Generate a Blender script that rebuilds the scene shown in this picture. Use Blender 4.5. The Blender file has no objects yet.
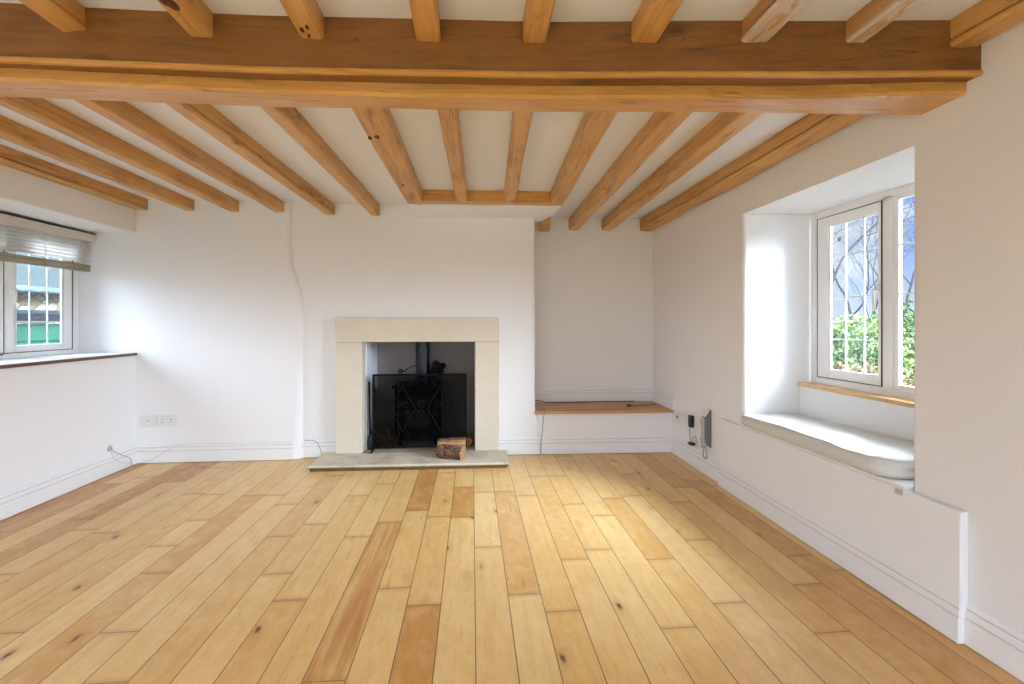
import bpy, math, random
from mathutils import Vector, Matrix, noise

PI = math.pi
SC = bpy.context.scene
COL = SC.collection

# ------------------------------------------------------------------ camera
CAM_H = 1.10
FOC = 470.0
YAW = math.atan(40 / FOC)
cd = bpy.data.cameras.new('camera')
cd.sensor_width = 36
cd.lens = 36 * FOC / 1024
cd.shift_y = -20 / 1024
cd.clip_start = 0.02
cam = bpy.data.objects.new('camera', cd)
COL.objects.link(cam)
cam.location = (0, 0, CAM_H)
cam.rotation_euler = (PI / 2, 0, -YAW)
SC.camera = cam
Fx, Fy = math.sin(YAW), math.cos(YAW)
Rx, Ry = math.cos(YAW), -math.sin(YAW)


def spot(u, d, z):
    """world point seen in image column u at forward distance d, height z"""
    s = (u - 512) / FOC * d
    return Vector((d * Fx + s * Rx, d * Fy + s * Ry, z))


# ------------------------------------------------------------------ mesh helper
class MB:
    def __init__(self):
        self.v, self.f, self.m = [], [], []
        self.mi = 0

    def _add(self, vs, fs):
        b = len(self.v)
        self.v += [tuple(p) for p in vs]
        for f in fs:
            self.f.append(tuple(i + b for i in f))
            self.m.append(self.mi)

    def box(self, lo, hi):
        (a, b, c), (d, e, f) = lo, hi
        vs = [(a, b, c), (d, b, c), (d, e, c), (a, e, c), (a, b, f), (d, b, f), (d, e, f), (a, e, f)]
        self._add(vs, [(0, 3, 2, 1), (4, 5, 6, 7), (0, 1, 5, 4), (1, 2, 6, 5), (2, 3, 7, 6), (3, 0, 4, 7)])
        return self

    def loft(self, rings, closed=True, caps=True):
        n = len(rings[0])
        vs = [p for r in rings for p in r]
        fs = []
        for k in range(len(rings) - 1):
            for i in range(n if closed else n - 1):
                j = (i + 1) % n
                fs.append((k * n + i, k * n + j, (k + 1) * n + j, (k + 1) * n + i))
        if caps and closed:
            fs.append(tuple(reversed(range(n))))
            fs.append(tuple(range((len(rings) - 1) * n, len(rings) * n)))
        self._add(vs, fs)
        return self

    def prism(self, poly, z0, z1):
        """plan polygon (x, y) extruded in z"""
        return self.loft([[(x, y, z0) for x, y in poly], [(x, y, z1) for x, y in poly]])

    def tube(self, pts, r, n=8, caps=True):
        pts = [Vector(p) for p in pts]
        rs = r if isinstance(r, (list, tuple)) else [r] * len(pts)
        rings = []
        up = None
        for k, p in enumerate(pts):
            t = (pts[min(k + 1, len(pts) - 1)] - pts[max(k - 1, 0)])
            if t.length < 1e-9:
                t = Vector((0, 0, 1))
            t.normalize()
            if up is None:
                up = Vector((0, 0, 1)) if abs(t.z) < .9 else Vector((1, 0, 0))
            a = up - t * up.dot(t)
            if a.length < 1e-6:
                a = t.orthogonal()
            a.normalize()
            up = a
            b = t.cross(a)
            rings.append([p + (a * math.cos(2 * PI * i / n) + b * math.sin(2 * PI * i / n)) * rs[k] for i in range(n)])
        return self.loft(rings, True, caps)

    def lathe(self, prof, c=(0, 0, 0), axis='z', n=24):
        rings = []
        for r, h in prof:
            ring = []
            for i in range(n):
                a = 2 * PI * i / n
                p = (r * math.cos(a), r * math.sin(a), h)
                if axis == 'x':
                    p = (p[2], p[0], p[1])
                elif axis == 'y':
                    p = (p[1], p[2], p[0])
                ring.append((p[0] + c[0], p[1] + c[1], p[2] + c[2]))
            rings.append(ring)
        return self.loft(rings)

    def build(self, name, mat, parent=None, smooth=False, bevel=0.0, seg=2, auto=None):
        me = bpy.data.meshes.new(name)
        me.from_pydata(self.v, [], self.f)
        mats = mat if isinstance(mat, (list, tuple)) else [mat]
        for m in mats:
            me.materials.append(m)
        for p, k in zip(me.polygons, self.m):
            p.material_index = k
        me.validate()
        import bmesh
        bm = bmesh.new()
        bm.from_mesh(me)
        bmesh.ops.recalc_face_normals(bm, faces=bm.faces)
        bm.to_mesh(me)
        bm.free()
        if smooth:
            for p in me.polygons:
                p.use_smooth = True
            if auto:
                me.set_sharp_from_angle(angle=math.radians(auto))
        o = bpy.data.objects.new(name, me)
        COL.objects.link(o)
        if parent is not None:
            o.parent = parent
        if bevel:
            md = o.modifiers.new('bevel', 'BEVEL')
            md.width = bevel
            md.segments = seg
            md.limit_method = 'ANGLE'
            md.angle_limit = math.radians(40)
        return o


def tag(o, label=None, cat=None, group=None, kind=None):
    if label:
        o['label'] = label
    if cat:
        o['category'] = cat
    if group:
        o['group'] = group
    if kind:
        o['kind'] = kind
    return o


def empty(name, loc=(0, 0, 0), rz=0.0):
    o = bpy.data.objects.new(name, None)
    COL.objects.link(o)
    o.location = loc
    o.rotation_euler = (0, 0, rz)
    o.empty_display_size = .05
    return o


def struct(o, label=None):
    o['kind'] = 'structure'
    if label:
        o['label'] = label
    return o


def arc(cx, cy, r, a0, a1, n=6):
    return [(cx + r * math.cos(math.radians(a0 + (a1 - a0) * i / n)), cy + r * math.sin(math.radians(a0 + (a1 - a0) * i / n))) for i in range(n + 1)]


def spline(pts, n=8):
    """Catmull-Rom through the points"""
    P = [Vector(p) for p in pts]
    P = [P[0] * 2 - P[1]] + P + [P[-1] * 2 - P[-2]]
    out = []
    for k in range(1, len(P) - 2):
        for i in range(n):
            t = i / n
            a, b, c, d = P[k - 1], P[k], P[k + 1], P[k + 2]
            out.append(.5 * ((2 * b) + (c - a) * t + (2 * a - 5 * b + 4 * c - d) * t * t + (-a + 3 * b - 3 * c + d) * t ** 3))
    out.append(P[-2])
    return out


# ------------------------------------------------------------------ materials
class NT:
    def __init__(self, name):
        self.mat = bpy.data.materials.new(name)
        self.mat.use_nodes = True
        self.nt = self.mat.node_tree
        self.bsdf = self.nt.nodes['Principled BSDF']
        self.out = self.nt.nodes['Material Output']

    def n(self, t, **kw):
        nd = self.nt.nodes.new(t)
        for k, v in kw.items():
            setattr(nd, k, v)
        return nd

    def l(self, a, b):
        self.nt.links.new(a, b)

    def math(self, op, a, b=None, c=None):
        nd = self.n('ShaderNodeMath', operation=op)
        for i, x in enumerate((a, b, c)):
            if x is None:
                continue
            if isinstance(x, (int, float)):
                nd.inputs[i].default_value = x
            else:
                self.l(x, nd.inputs[i])
        return nd.outputs[0]

    def mix(self, fac, a, b, mode='MIX'):
        nd = self.n('ShaderNodeMix', data_type='RGBA', blend_type=mode)
        for s, x in ((nd.inputs[0], fac), (nd.inputs[6], a), (nd.inputs[7], b)):
            if isinstance(x, (int, float)):
                s.default_value = x
            elif isinstance(x, tuple):
                s.default_value = (*x[:3], 1)
            else:
                self.l(x, s)
        return nd.outputs[2]

    def ramp(self, fac, stops, interp='LINEAR'):
        nd = self.n('ShaderNodeValToRGB')
        cr = nd.color_ramp
        cr.interpolation = interp
        while len(cr.elements) < len(stops):
            cr.elements.new(.5)
        for e, (p, c) in zip(cr.elements, stops):
            e.position = p
            e.color = (*c, 1) if isinstance(c, tuple) else (c, c, c, 1)
        self.l(fac, nd.inputs[0])
        return nd.outputs[0]

    def coords(self, scale=(1, 1, 1), kind='Object', rand=0.0):
        tc = self.n('ShaderNodeTexCoord')
        mp = self.n('ShaderNodeMapping')
        mp.inputs['Scale'].default_value = scale
        self.l(tc.outputs[kind], mp.inputs[0])
        if rand:
            oi = self.n('ShaderNodeObjectInfo')
            cb = self.n('ShaderNodeCombineXYZ')
            m = self.math('MULTIPLY', oi.outputs['Random'], rand)
            for i in range(3):
                self.l(m, cb.inputs[i])
            self.l(cb.outputs[0], mp.inputs['Location'])
        return mp.outputs[0]

    def noise(self, vec, scale=5, detail=4, rough=.55, dist=0.0):
        nd = self.n('ShaderNodeTexNoise')
        nd.inputs['Scale'].default_value = scale
        nd.inputs['Detail'].default_value = detail
        nd.inputs['Roughness'].default_value = rough
        nd.inputs['Distortion'].default_value = dist
        if vec is not None:
            self.l(vec, nd.inputs['Vector'])
        return nd.outputs['Fac']

    def bump(self, h, strength=.2, dist=.01):
        nd = self.n('ShaderNodeBump')
        nd.inputs['Strength'].default_value = strength
        nd.inputs['Distance'].default_value = dist
        self.l(h, nd.inputs['Height'])
        self.l(nd.outputs[0], self.bsdf.inputs['Normal'])

    def set(self, color=None, rough=None, metal=None, spec=None):
        b = self.bsdf
        if color is not None:
            if isinstance(color, tuple):
                b.inputs['Base Color'].default_value = (*color, 1)
            else:
                self.l(color, b.inputs['Base Color'])
        if rough is not None:
            if isinstance(rough, (int, float)):
                b.inputs['Roughness'].default_value = rough
            else:
                self.l(rough, b.inputs['Roughness'])
        if metal is not None:
            b.inputs['Metallic'].default_value = metal
        if spec is not None:
            b.inputs['Specular IOR Level'].default_value = spec
        return self.mat


def lin(r, g, b):
    return tuple(((c / 255) / 12.92 if c <= 10 else ((c / 255 + .055) / 1.055) ** 2.4) for c in (r, g, b))


def plain(name, col, rough=.5, metal=0.0, var=.06, scale=12.0, bump=0.0, spec=None):
    t = NT(name)
    f = t.noise(t.coords(), scale, 4)
    c = t.mix(f, tuple(x * (1 - var) for x in col), tuple(min(1, x * (1 + var)) for x in col))
    if bump:
        t.bump(f, bump, .004)
    return t.set(c, rough, metal, spec)


def plaster(name, col, bump=.25):
    t = NT(name)
    co = t.coords()
    big = t.noise(co, 1.1, 3, .5)
    fine = t.noise(co, 16, 5, .6)
    c = t.mix(big, tuple(x * .975 for x in col), tuple(min(1, x * 1.02) for x in col))
    h = t.math('ADD', t.math('MULTIPLY', t.noise(co, 3.2, 3, .5), 1.0), t.math('MULTIPLY', fine, .10))
    t.bump(h, bump, .02)
    return t.set(c, .75, 0, .25)


def timber_mat(name, dark, mid, light, rough=.38, grain=1.0):
    """length along local X"""
    t = NT(name)
    co = t.coords((1.1, 9, 9), rand=30.0)
    g1 = t.noise(co, 2.2, 6, .62, .6)
    co2 = t.coords((1.8, 42, 42), rand=30.0)
    g2 = t.noise(co2, 2.0, 4, .6, .2)
    c = t.ramp(g1, [(.28, dark), (.47, mid), (.62, mid), (.8, light)])
    c = t.mix(t.math('MULTIPLY', t.ramp(g2, [(.45, 0.0), (.75, 1.0)]), .62 * grain), c, dark)
    # blotches where the old stain took unevenly
    b = t.noise(t.coords((1, 2, 2), rand=30.0), 2.3, 3)
    c = t.mix(t.math('MULTIPLY', t.ramp(b, [(.45, 0.0), (.7, 1.0)]), .35), c, light)
    # knots
    vo = t.n('ShaderNodeTexVoronoi')
    vo.inputs['Scale'].default_value = 1.0
    t.l(t.coords((2.6, 7.5, 7.5), rand=30.0), vo.inputs['Vector'])
    k = t.ramp(vo.outputs['Distance'], [(.03, 1.0), (.08, .5), (.15, 0.0)])
    c = t.mix(t.math('MULTIPLY', k, .75), c, tuple(x * .35 for x in dark))
    # drying cracks
    cr = t.noise(t.coords((.7, 16, 16), rand=30.0), 1.6, 2, .5, .4)
    crk = t.ramp(cr, [(.485, 0.0), (.5, 1.0), (.515, 0.0)])
    gate = t.ramp(t.noise(t.coords((1, 3, 3), rand=30.0), 1.7, 2), [(.56, 0.0), (.62, 1.0)])
    cf = t.math('MULTIPLY', crk, gate)
    c = t.mix(t.math('MULTIPLY', cf, .6), c, tuple(x * .3 for x in dark))
    h = t.math('SUBTRACT', t.math('ADD', t.math('MULTIPLY', g2, .25), t.math('MULTIPLY', g1, .5)), t.math('MULTIPLY', cf, 1.0))
    t.bump(h, .3, .006)
    r = t.ramp(g1, [(.3, rough + .12), (.7, rough - .04)])
    return t.set(c, r, 0, .5)


def floor_mat():
    t = NT('floorboards')
    ua = t.n('ShaderNodeUVMap', uv_map='plank')
    ub = t.n('ShaderNodeUVMap', uv_map='plank_far')
    sa, sb = t.n('ShaderNodeSeparateXYZ'), t.n('ShaderNodeSeparateXYZ')
    t.l(ua.outputs[0], sa.inputs[0])
    t.l(ub.outputs[0], sb.inputs[0])
    x, y = sa.outputs[0], sa.outputs[1]
    ex = t.math('MINIMUM', sa.outputs[0], sb.outputs[0])
    ey = t.math('MINIMUM', sa.outputs[1], sb.outputs[1])

    def att(n):
        nd = t.n('ShaderNodeAttribute', attribute_name=n)
        return nd.outputs['Fac']
    tone, seed, heart = att('tone'), att('seed'), att('heart')
    cc = t.n('ShaderNodeCombineXYZ')
    t.l(t.math('ADD', x, t.math('MULTIPLY', seed, 37.0)), cc.inputs[0])
    t.l(t.math('ADD', y, t.math('MULTIPLY', seed, 91.0)), cc.inputs[1])
    t.l(t.math('MULTIPLY', seed, 17.0), cc.inputs[2])

    def sc(v):
        mp = t.n('ShaderNodeMapping')
        mp.inputs['Scale'].default_value = v
        t.l(cc.outputs[0], mp.inputs[0])
        return mp.outputs[0]
    base = t.ramp(tone, [(.0, lin(226, 191, 128)), (.35, lin(217, 176, 107)), (.65, lin(204, 154, 82)), (.85, lin(184, 128, 60)), (1.0, lin(160, 102, 42))])
    g = t.noise(sc((16, 1.1, 1)), 2.0, 6, .6, .7)
    c = t.mix(t.math('MULTIPLY', t.ramp(g, [(.45, 0.0), (.75, 1.0)]), .36), base, lin(186, 140, 88))
    g2 = t.noise(sc((90, 3, 1)), 2.0, 3, .6)
    c = t.mix(t.math('MULTIPLY', t.ramp(g2, [(.45, 0.0), (.7, 1.0)]), .18), c, lin(170, 124, 74))
    mo = t.noise(sc((9, 5, 1)), 1.6, 3, .55, .8)
    c = t.mix(t.math('MULTIPLY', t.ramp(mo, [(.42, 0.0), (.7, 1.0)]), .35), c, lin(232, 204, 152))
    sp2 = t.noise(sc((30, 14, 1)), 1.6, 4, .6, .5)
    c = t.mix(t.math('MULTIPLY', t.ramp(sp2, [(.56, 0.0), (.74, 1.0)]), .28), c, lin(176, 124, 72))
    # heartwood streak on a few boards
    hs = t.noise(sc((9, .5, 1)), 1.7, 4, .6, .5)
    hf = t.math('MULTIPLY', t.ramp(hs, [(.40, 0.0), (.62, 1.0)]), heart)
    c = t.mix(t.math('MULTIPLY', hf, .85), c, lin(172, 108, 50))
    # knots with a halo
    vo = t.n('ShaderNodeTexVoronoi')
    vo.inputs['Scale'].default_value = 1.0
    t.l(sc((7.0, 3.6, 1)), vo.inputs['Vector'])
    vs = t.n('ShaderNodeSeparateColor')
    t.l(vo.outputs['Color'], vs.inputs[0])
    vg = t.math('GREATER_THAN', vs.outputs[0], .52)
    wob = t.math('ADD', vo.outputs['Distance'], t.math('MULTIPLY', t.math('SUBTRACT', t.noise(sc((60, 30, 1)), 1.0, 3), .5), .16))
    halo = t.math('MULTIPLY', t.ramp(wob, [(.03, 1.0), (.28, 0.0)]), vg)
    core = t.math('MULTIPLY', t.ramp(wob, [(.03, 1.0), (.10, 0.0)]), vg)
    c = t.mix(t.math('MULTIPLY', halo, .5), c, lin(180, 122, 70))
    c = t.mix(t.math('MULTIPLY', core, .95), c, lin(60, 34, 18))
    e = t.math('MINIMUM', ex, ey)
    gap = t.ramp(t.math('MULTIPLY', e, 100.0), [(.08, 1.0), (.26, 0.0)])
    endtone = t.ramp(t.math('MULTIPLY', ey, 10.0), [(.02, 1.0), (.30, 0.0)])
    c = t.mix(t.math('MULTIPLY', endtone, .35), c, lin(170, 114, 60))
    c = t.mix(t.math('MULTIPLY', gap, .85), c, lin(84, 52, 26))
    h = t.math('ADD', t.math('MULTIPLY', gap, -1.0), t.math('ADD', t.math('MULTIPLY', g2, .06), t.math('MULTIPLY', mo, .12)))
    t.bump(h, .25, .003)
    r = t.math('ADD', t.math('MULTIPLY', g, .14), t.math('ADD', t.math('MULTIPLY', seed, .08), .22))
    return t.set(c, r, 0, .45)


def stone_mat(name, a, b, scale=7, rough=.8, blot=None):
    t = NT(name)
    co = t.coords()
    f = t.noise(co, scale, 6, .65)
    c = t.mix(f, a, b)
    g = t.noise(co, scale * 14, 3, .7)
    c = t.mix(t.math('MULTIPLY', t.ramp(g, [(.58, 0.0), (.72, 1.0)]), .25), c, tuple(x * .72 for x in a))
    if blot:
        k = t.noise(co, scale * .6, 5, .7)
        c = t.mix(t.math('MULTIPLY', t.ramp(k, [(.5, 0.0), (.66, 1.0)]), .7), c, blot)
    t.bump(t.math('ADD', f, t.math('MULTIPLY', g, .3)), .3, .006)
    return t.set(c, rough, 0, .25)


def glass_mat():
    t = NT('window_glass')
    tr = t.n('ShaderNodeBsdfTransparent')
    tr.inputs[0].default_value = (.97, .985, .98, 1)
    gl = t.n('ShaderNodeBsdfGlossy')
    gl.inputs['Roughness'].default_value = .02
    fr = t.n('ShaderNodeFresnel')
    fr.inputs[0].default_value = 1.25
    mx = t.n('ShaderNodeMixShader')
    t.l(fr.outputs[0], mx.inputs[0])
    t.l(tr.outputs[0], mx.inputs[1])
    t.l(gl.outputs[0], mx.inputs[2])
    t.l(mx.outputs[0], t.out.inputs[0])
    return t.mat


def wire_mesh_mat():
    t = NT('fine_wire_mesh')
    tr = t.n('ShaderNodeBsdfTransparent')
    t.set((.003, .003, .003), .9, 0, .02)
    mx = t.n('ShaderNodeMixShader')
    mx.inputs[0].default_value = .46
    t.l(tr.outputs[0], mx.inputs[1])
    t.l(t.bsdf.outputs[0], mx.inputs[2])
    t.l(mx.outputs[0], t.out.inputs[0])
    return t.mat


def leaf_mat(name, a, b, c3):
    t = NT(name)
    oi = t.n('ShaderNodeNewGeometry')
    c = t.ramp(oi.outputs['Random Per Island'], [(0.0, a), (.5, b), (1.0, c3)])
    return t.set(c, .5, 0, .3)


def bark_mat(name, dark, light):
    t = NT(name)
    co = t.coords((22, 60, 60))
    f = t.noise(co, .9, 6, .75, 1.2)
    c = t.ramp(f, [(.38, dark), (.50, tuple(a * .6 + b * .4 for a, b in zip(dark, light))), (.62, light)])
    t.bump(f, .8, .01)
    return t.set(c, .85, 0, .2)


def cut_wood_mat():
    t = NT('split_wood')
    co = t.coords((4, 40, 40))
    f = t.noise(co, 2, 5, .6, .5)
    c = t.ramp(f, [(.3, lin(120, 80, 48)), (.6, lin(188, 144, 98)), (.8, lin(220, 184, 138))])
    t.bump(f, .4, .004)
    return t.set(c, .7, 0, .25)


M = {}
M['wall'] = plaster('white_wall_paint', (.80, .795, .785))
M['ceil'] = plaster('ceiling_paint', (.775, .80, .85), .2)
M['trim'] = plain('white_gloss_paint', (.80, .795, .78), .38, 0, .02, 6)
M['groove_grey'] = plain('grey_groove', (.54, .53, .51), .8, 0, .25, 9)  # grey for the groove faces of the skirting
M['upvc'] = plain('white_window_frame', (.83, .83, .825), .3, 0, .01, 4)
M['gasket'] = plain('dark_window_seal', (.03, .03, .032), .6)
M['floor'] = floor_mat()
M['beam_face'] = timber_mat('shaded_oak', lin(98, 61, 25), lin(133, 87, 38), lin(154, 106, 50), .42)  # darker oak: weaker light on front and step underside is in the colour
M['beam_low'] = timber_mat('honey_oak', lin(156, 107, 50), lin(200, 148, 78), lin(220, 176, 108), .28)
M['joist'] = timber_mat('joist_oak', lin(146, 98, 47), lin(203, 151, 83), lin(222, 180, 113), .36)
M['joist_worn'] = timber_mat('weathered_joist_oak', lin(138, 92, 44), lin(190, 140, 80), lin(212, 170, 110), .42)
worn = M['joist_worn'].node_tree
_w = NT.__new__(NT)
_w.nt = worn
_b = worn.nodes['Principled BSDF']
_src = _b.inputs['Base Color'].links[0].from_socket
_tc = _w.n('ShaderNodeTexCoord')
_sp = _w.n('ShaderNodeSeparateXYZ')
_w.l(_tc.outputs['Object'], _sp.inputs[0])
_zm = _w.ramp(_w.math('MULTIPLY', _sp.outputs[2], 10.0), [(.10, 1.0), (.22, 0.0)])
_fl = _w.ramp(_w.noise(_w.coords((5, 26, 26)), 1.6, 6, .7, .5), [(.40, 0.0), (.50, 1.0)])
_w.l(_w.mix(_w.math('MULTIPLY', _w.math('MULTIPLY', _zm, _fl), .8), _src, lin(206, 194, 182)), _b.inputs['Base Color'])
M['knot'] = plain('dark_knot', lin(88, 50, 24), .7, 0, .5, 60)
M['bench_wood'] = timber_mat('oiled_oak_board', lin(152, 108, 64), lin(194, 144, 90), lin(214, 170, 116), .38)
M['pale_wood'] = timber_mat('pale_oak_sill', lin(186, 140, 86), lin(214, 174, 118), lin(228, 194, 142), .35, .6)
M['brown_edge'] = plain('brown_sill_edge', lin(104, 66, 44), .45)
M['stone'] = stone_mat('cream_limestone', lin(206, 196, 174), lin(221, 212, 193), 5)
M['hearth'] = stone_mat('worn_hearth_stone', lin(190, 179, 156), lin(212, 203, 182), 9, .75, lin(160, 147, 122))
M['hearth_edge'] = stone_mat('hearth_edge_stone', lin(92, 68, 42), lin(132, 104, 72), 14, .8)
M['soot'] = plaster('fireback_render', (.34, .30, .285))
M['firewall'] = plaster('window_lit_firebox_side', (.80, .82, .84))  # pale side wall with cool window light mixed into its colour
M['iron'] = plain('black_cast_iron', (.006, .006, .0065), .65, 0, .2, 20, .2, .08)
M['flue'] = plain('black_flue_enamel', (.02, .021, .023), .32, .3)
M['stove_glass'] = plain('dark_stove_glass', (.01, .01, .011), .08)
M['mesh'] = wire_mesh_mat()
M['glass'] = glass_mat()
M['bark'] = bark_mat('rough_bark', lin(38, 24, 16), lin(158, 124, 92))
M['cut'] = cut_wood_mat()
M['linen'] = None
M['plastic'] = plain('white_socket_plastic', (.72, .715, .69), .35, 0, .02)
M['plastic_dark'] = plain('dark_socket_slots', (.03, .03, .03), .6)
M['black'] = plain('black_plastic', (.012, .012, .012), .45)
M['phone'] = plain('grey_phone_plastic', lin(112, 107, 105), .42, 0, .04)
M['phone_light'] = plain('pale_grey_plastic', lin(178, 176, 172), .42, 0, .03)
M['cable_white'] = plain('off_white_cable', (.62, .61, .58), .5)
M['cable_grey'] = plain('grey_cable', (.23, .22, .21), .5)
M['cable_dark'] = plain('dark_cable', (.05, .045, .04), .5)


def slat_mat():
    t = NT('cream_blind_slat')
    t.set((.86, .85, .82), .4)
    tl = t.n('ShaderNodeBsdfTranslucent')
    tl.inputs[0].default_value = (.88, .86, .82, 1)
    mx = t.n('ShaderNodeMixShader')
    mx.inputs[0].default_value = .5
    t.l(t.bsdf.outputs[0], mx.inputs[1])
    t.l(tl.outputs[0], mx.inputs[2])
    t.l(mx.outputs[0], t.out.inputs[0])
    return t.mat


M['slat'] = slat_mat()
M['rail'] = None
M['valance'] = plain('taupe_blind_valance', lin(205, 194, 182), .5, 0, .03)
M['tape'] = plain('olive_ladder_tape', lin(150, 144, 116), .8)
M['chrome'] = plain('brushed_steel', (.55, .55, .55), .3, .9)


def linen():
    t = NT('grey_linen')
    co = t.coords()
    f = t.noise(co, 260, 2, .6)
    g = t.noise(co, 7, 4, .55, .6)
    c = t.mix(f, lin(192, 189, 179), lin(226, 224, 216))
    t.bump(t.math('ADD', t.math('MULTIPLY', g, 1.0), t.math('MULTIPLY', f, .04)), .45, .012)
    return t.set(c, .9, 0, .15)


M['linen'] = linen()


def rail_mat():
    t = NT('taupe_wood_rail')
    c = t.ramp(t.noise(t.coords((70, 2, 70)), 1.5, 4, .6), [(.35, lin(132, 126, 104)), (.65, lin(168, 162, 138))])
    return t.set(c, .55)


M['rail'] = rail_mat()

# ------------------------------------------------------------------ room shell
XR, XL = 1.69, -2.61          # right wall face, low left wall face
YB = 3.90                     # back wall, left part
ZC, ZCF = 2.06, 2.105         # ceiling behind / before the main beam
YREAR = -2.3

W_B, X_B = .1325, .012
JOINTS = [(-.275, 1.0)]
JPIX = [(396, 522), (321.6, 681.8), (420.5, 510.5), (395, 588), (426, 605), (466, 487), (466, 517), (491, 547), (526.8, 594.5), (529, 495.5), (566.6, 611),
        (576.6, 559.3), (577, 504), (600.5, 549.6), (607, 515.4), (562, 475.6), (363, 495.5), (361.4, 536.4), (323, 524), (389.6, 483.6), (303, 599),
        (93.7, 529.7), (11.7, 574), (209, 520), (170, 545.7), (160, 573), (117, 632.4), (11.7, 633), (279, 573.8), (289, 600.8), (113, 682.8), (287, 536),
        (665.8, 559), (683, 627.4), (735.5, 602.4), (701.5, 539.7), (633.8, 496), (693, 487), (685, 502), (810, 555), (814, 583.6), (839, 632), (203, 494.7)]


def floor_at(u, v):
    return spot(u, FOC * CAM_H / (v - 322), 0)


jy = {}
for u, v in JPIX:
    p = floor_at(u, v)
    jy.setdefault(math.floor((p.x - X_B) / W_B), []).append(p.y)
rnd = random.Random(4)
planks = []
FX0, FX1, FY0, FY1 = -3.35, 2.3, YREAR - .3, 4.75
for k in range(math.floor((FX0 - X_B) / W_B), math.floor((FX1 - X_B) / W_B) + 1):
    ys = sorted(jy.get(k, []))
    a = ys[0] if ys else rnd.uniform(1.0, 2.8)
    ys = ys or [a]
    while ys[0] > FY0:
        ys.insert(0, ys[0] - rnd.uniform(1.0, 1.9))
    out = [ys[0]]
    for y in ys[1:]:
        while y - out[-1] > 2.2:
            out.append(out[-1] + rnd.uniform(.8, 1.4))
        out.append(y)
    while out[-1] < FY1:
        out.append(out[-1] + rnd.uniform(.7, 1.5))
    for ya, yb in zip(out, out[1:]):
        planks.append([X_B + k * W_B, X_B + (k + 1) * W_B, ya, yb, min(.62, abs(rnd.gauss(.26, .16))), rnd.random(), 0.0])
for u, v, tone, heart in [(360, 600, .42, 1), (425, 490, .80, .2), (424, 650, .76, .4), (380, 640, .25, 0), (395, 495, .3, 0), (466, 500, .72, .2), (40, 505, .85, .4), (90, 480, .9, .5), (20, 530, .8, .2), (60, 530, .72, .2),
                          (200, 465, .8, .3), (150, 480, .8, .4), (900, 640, .75, .1), (800, 560, .68, .1), (840, 620, .62, 0), (720, 500, .75, .1), (650, 462, .62, .1), (455, 560, .15, 0),
                          (500, 620, .2, 0), (425, 560, .35, 0), (700, 570, .12, 0), (570, 585, .3, 0), (330, 560, .3, 0), (240, 600, .25, 0), (590, 640, .38, 0), (650, 640, .10, 0)]:
    p = floor_at(u, v)
    for q in planks:
        if q[0] <= p.x < q[1] and q[2] <= p.y < q[3]:
            q[4], q[6] = tone, heart
mb = MB()
uva, uvb, at_, as_, ah_ = [], [], [], [], []
for x0, x1, y0, y1, tone, seed, heart in planks:
    mb._add([(x0, y0, 0), (x1, y0, 0), (x1, y1, 0), (x0, y1, 0)], [(0, 1, 2, 3)])
    w_, l_ = x1 - x0, y1 - y0
    uva += [(0, 0), (w_, 0), (w_, l_), (0, l_)]
    uvb += [(w_, l_), (0, l_), (0, 0), (w_, 0)]
    at_.append(tone)
    as_.append(seed)
    ah_.append(heart)
me = bpy.data.meshes.new('floor')
me.from_pydata(mb.v, [], mb.f)
me.materials.append(M['floor'])
for nm, dat in (('plank', uva), ('plank_far', uvb)):
    ul = me.uv_layers.new(name=nm)
    for i, c in enumerate(dat):
        ul.data[i].uv = c
for nm, dat in (('tone', at_), ('seed', as_), ('heart', ah_)):
    al = me.attributes.new(nm, 'FLOAT', 'FACE')
    for i, c in enumerate(dat):
        al.data[i].value = c
fo = bpy.data.objects.new('floor', me)
COL.objects.link(fo)
struct(fo, 'honey-coloured wide plank timber floor')

cl = MB().box((-3.4, 1.62, ZC), (2.3, 4.75, ZC + .15))
cl.box((-3.4, YREAR - .3, ZCF), (2.3, 1.62, ZCF + .12))
struct(cl.build('ceiling', M['ceil']), 'white plaster ceiling between the joists')

# right wall with the deep window recess
OY0, OY1, OZ1 = 1.677, 2.805, 1.776
w = MB()
r = .022
w.prism([(XR, YREAR), ] + arc(XR + r, OY0 - r, r, 180, 90) + [(2.168, OY0), (2.168, YREAR)], 0, OZ1)
w.prism([(2.168, OY1)] + arc(XR + r, OY1 + r, r, 270, 180) + [(XR, 4.75), (2.168, 4.75)], 0, OZ1)
w.box((XR, YREAR, OZ1), (2.168, 4.75, 2.12))
w.box((2.058, OY0, 0), (2.168, OY1, .700))
w.box((XR, OY0, 0), (2.06, OY1, .452))
struct(w.build('wall_right', M['wall'], smooth=True, auto=30), 'white plastered wall with a deep window recess')

# back wall, left of the fireplace: stands a little proud, its edge steps in higher up
w = MB()
rings = []
for z, xe in [(0, -1.362), (.6, -1.364), (1.15, -1.362), (1.30, -1.366), (1.40, -1.392), (1.50, -1.425), (1.60, -1.444), (1.75, -1.452), (2.1, -1.455)]:
    rr = .06
    rings.append([(x, y, z) for x, y in [(-3.062, YB), (-2.61, YB), (-1.9, YB)] + arc(xe - rr, YB + rr, rr, 270, 360, 7) + [(xe, 4.1), (-3.062, 4.1)]])
w.loft(rings)
struct(w.build('wall_back', M['wall'], smooth=True, auto=40), 'white plastered back wall left of the fireplace')


def fyw(x):            # plane of the chimney wall, slightly out of square
    return 3.945 - (x + 1.36) * .034


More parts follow.
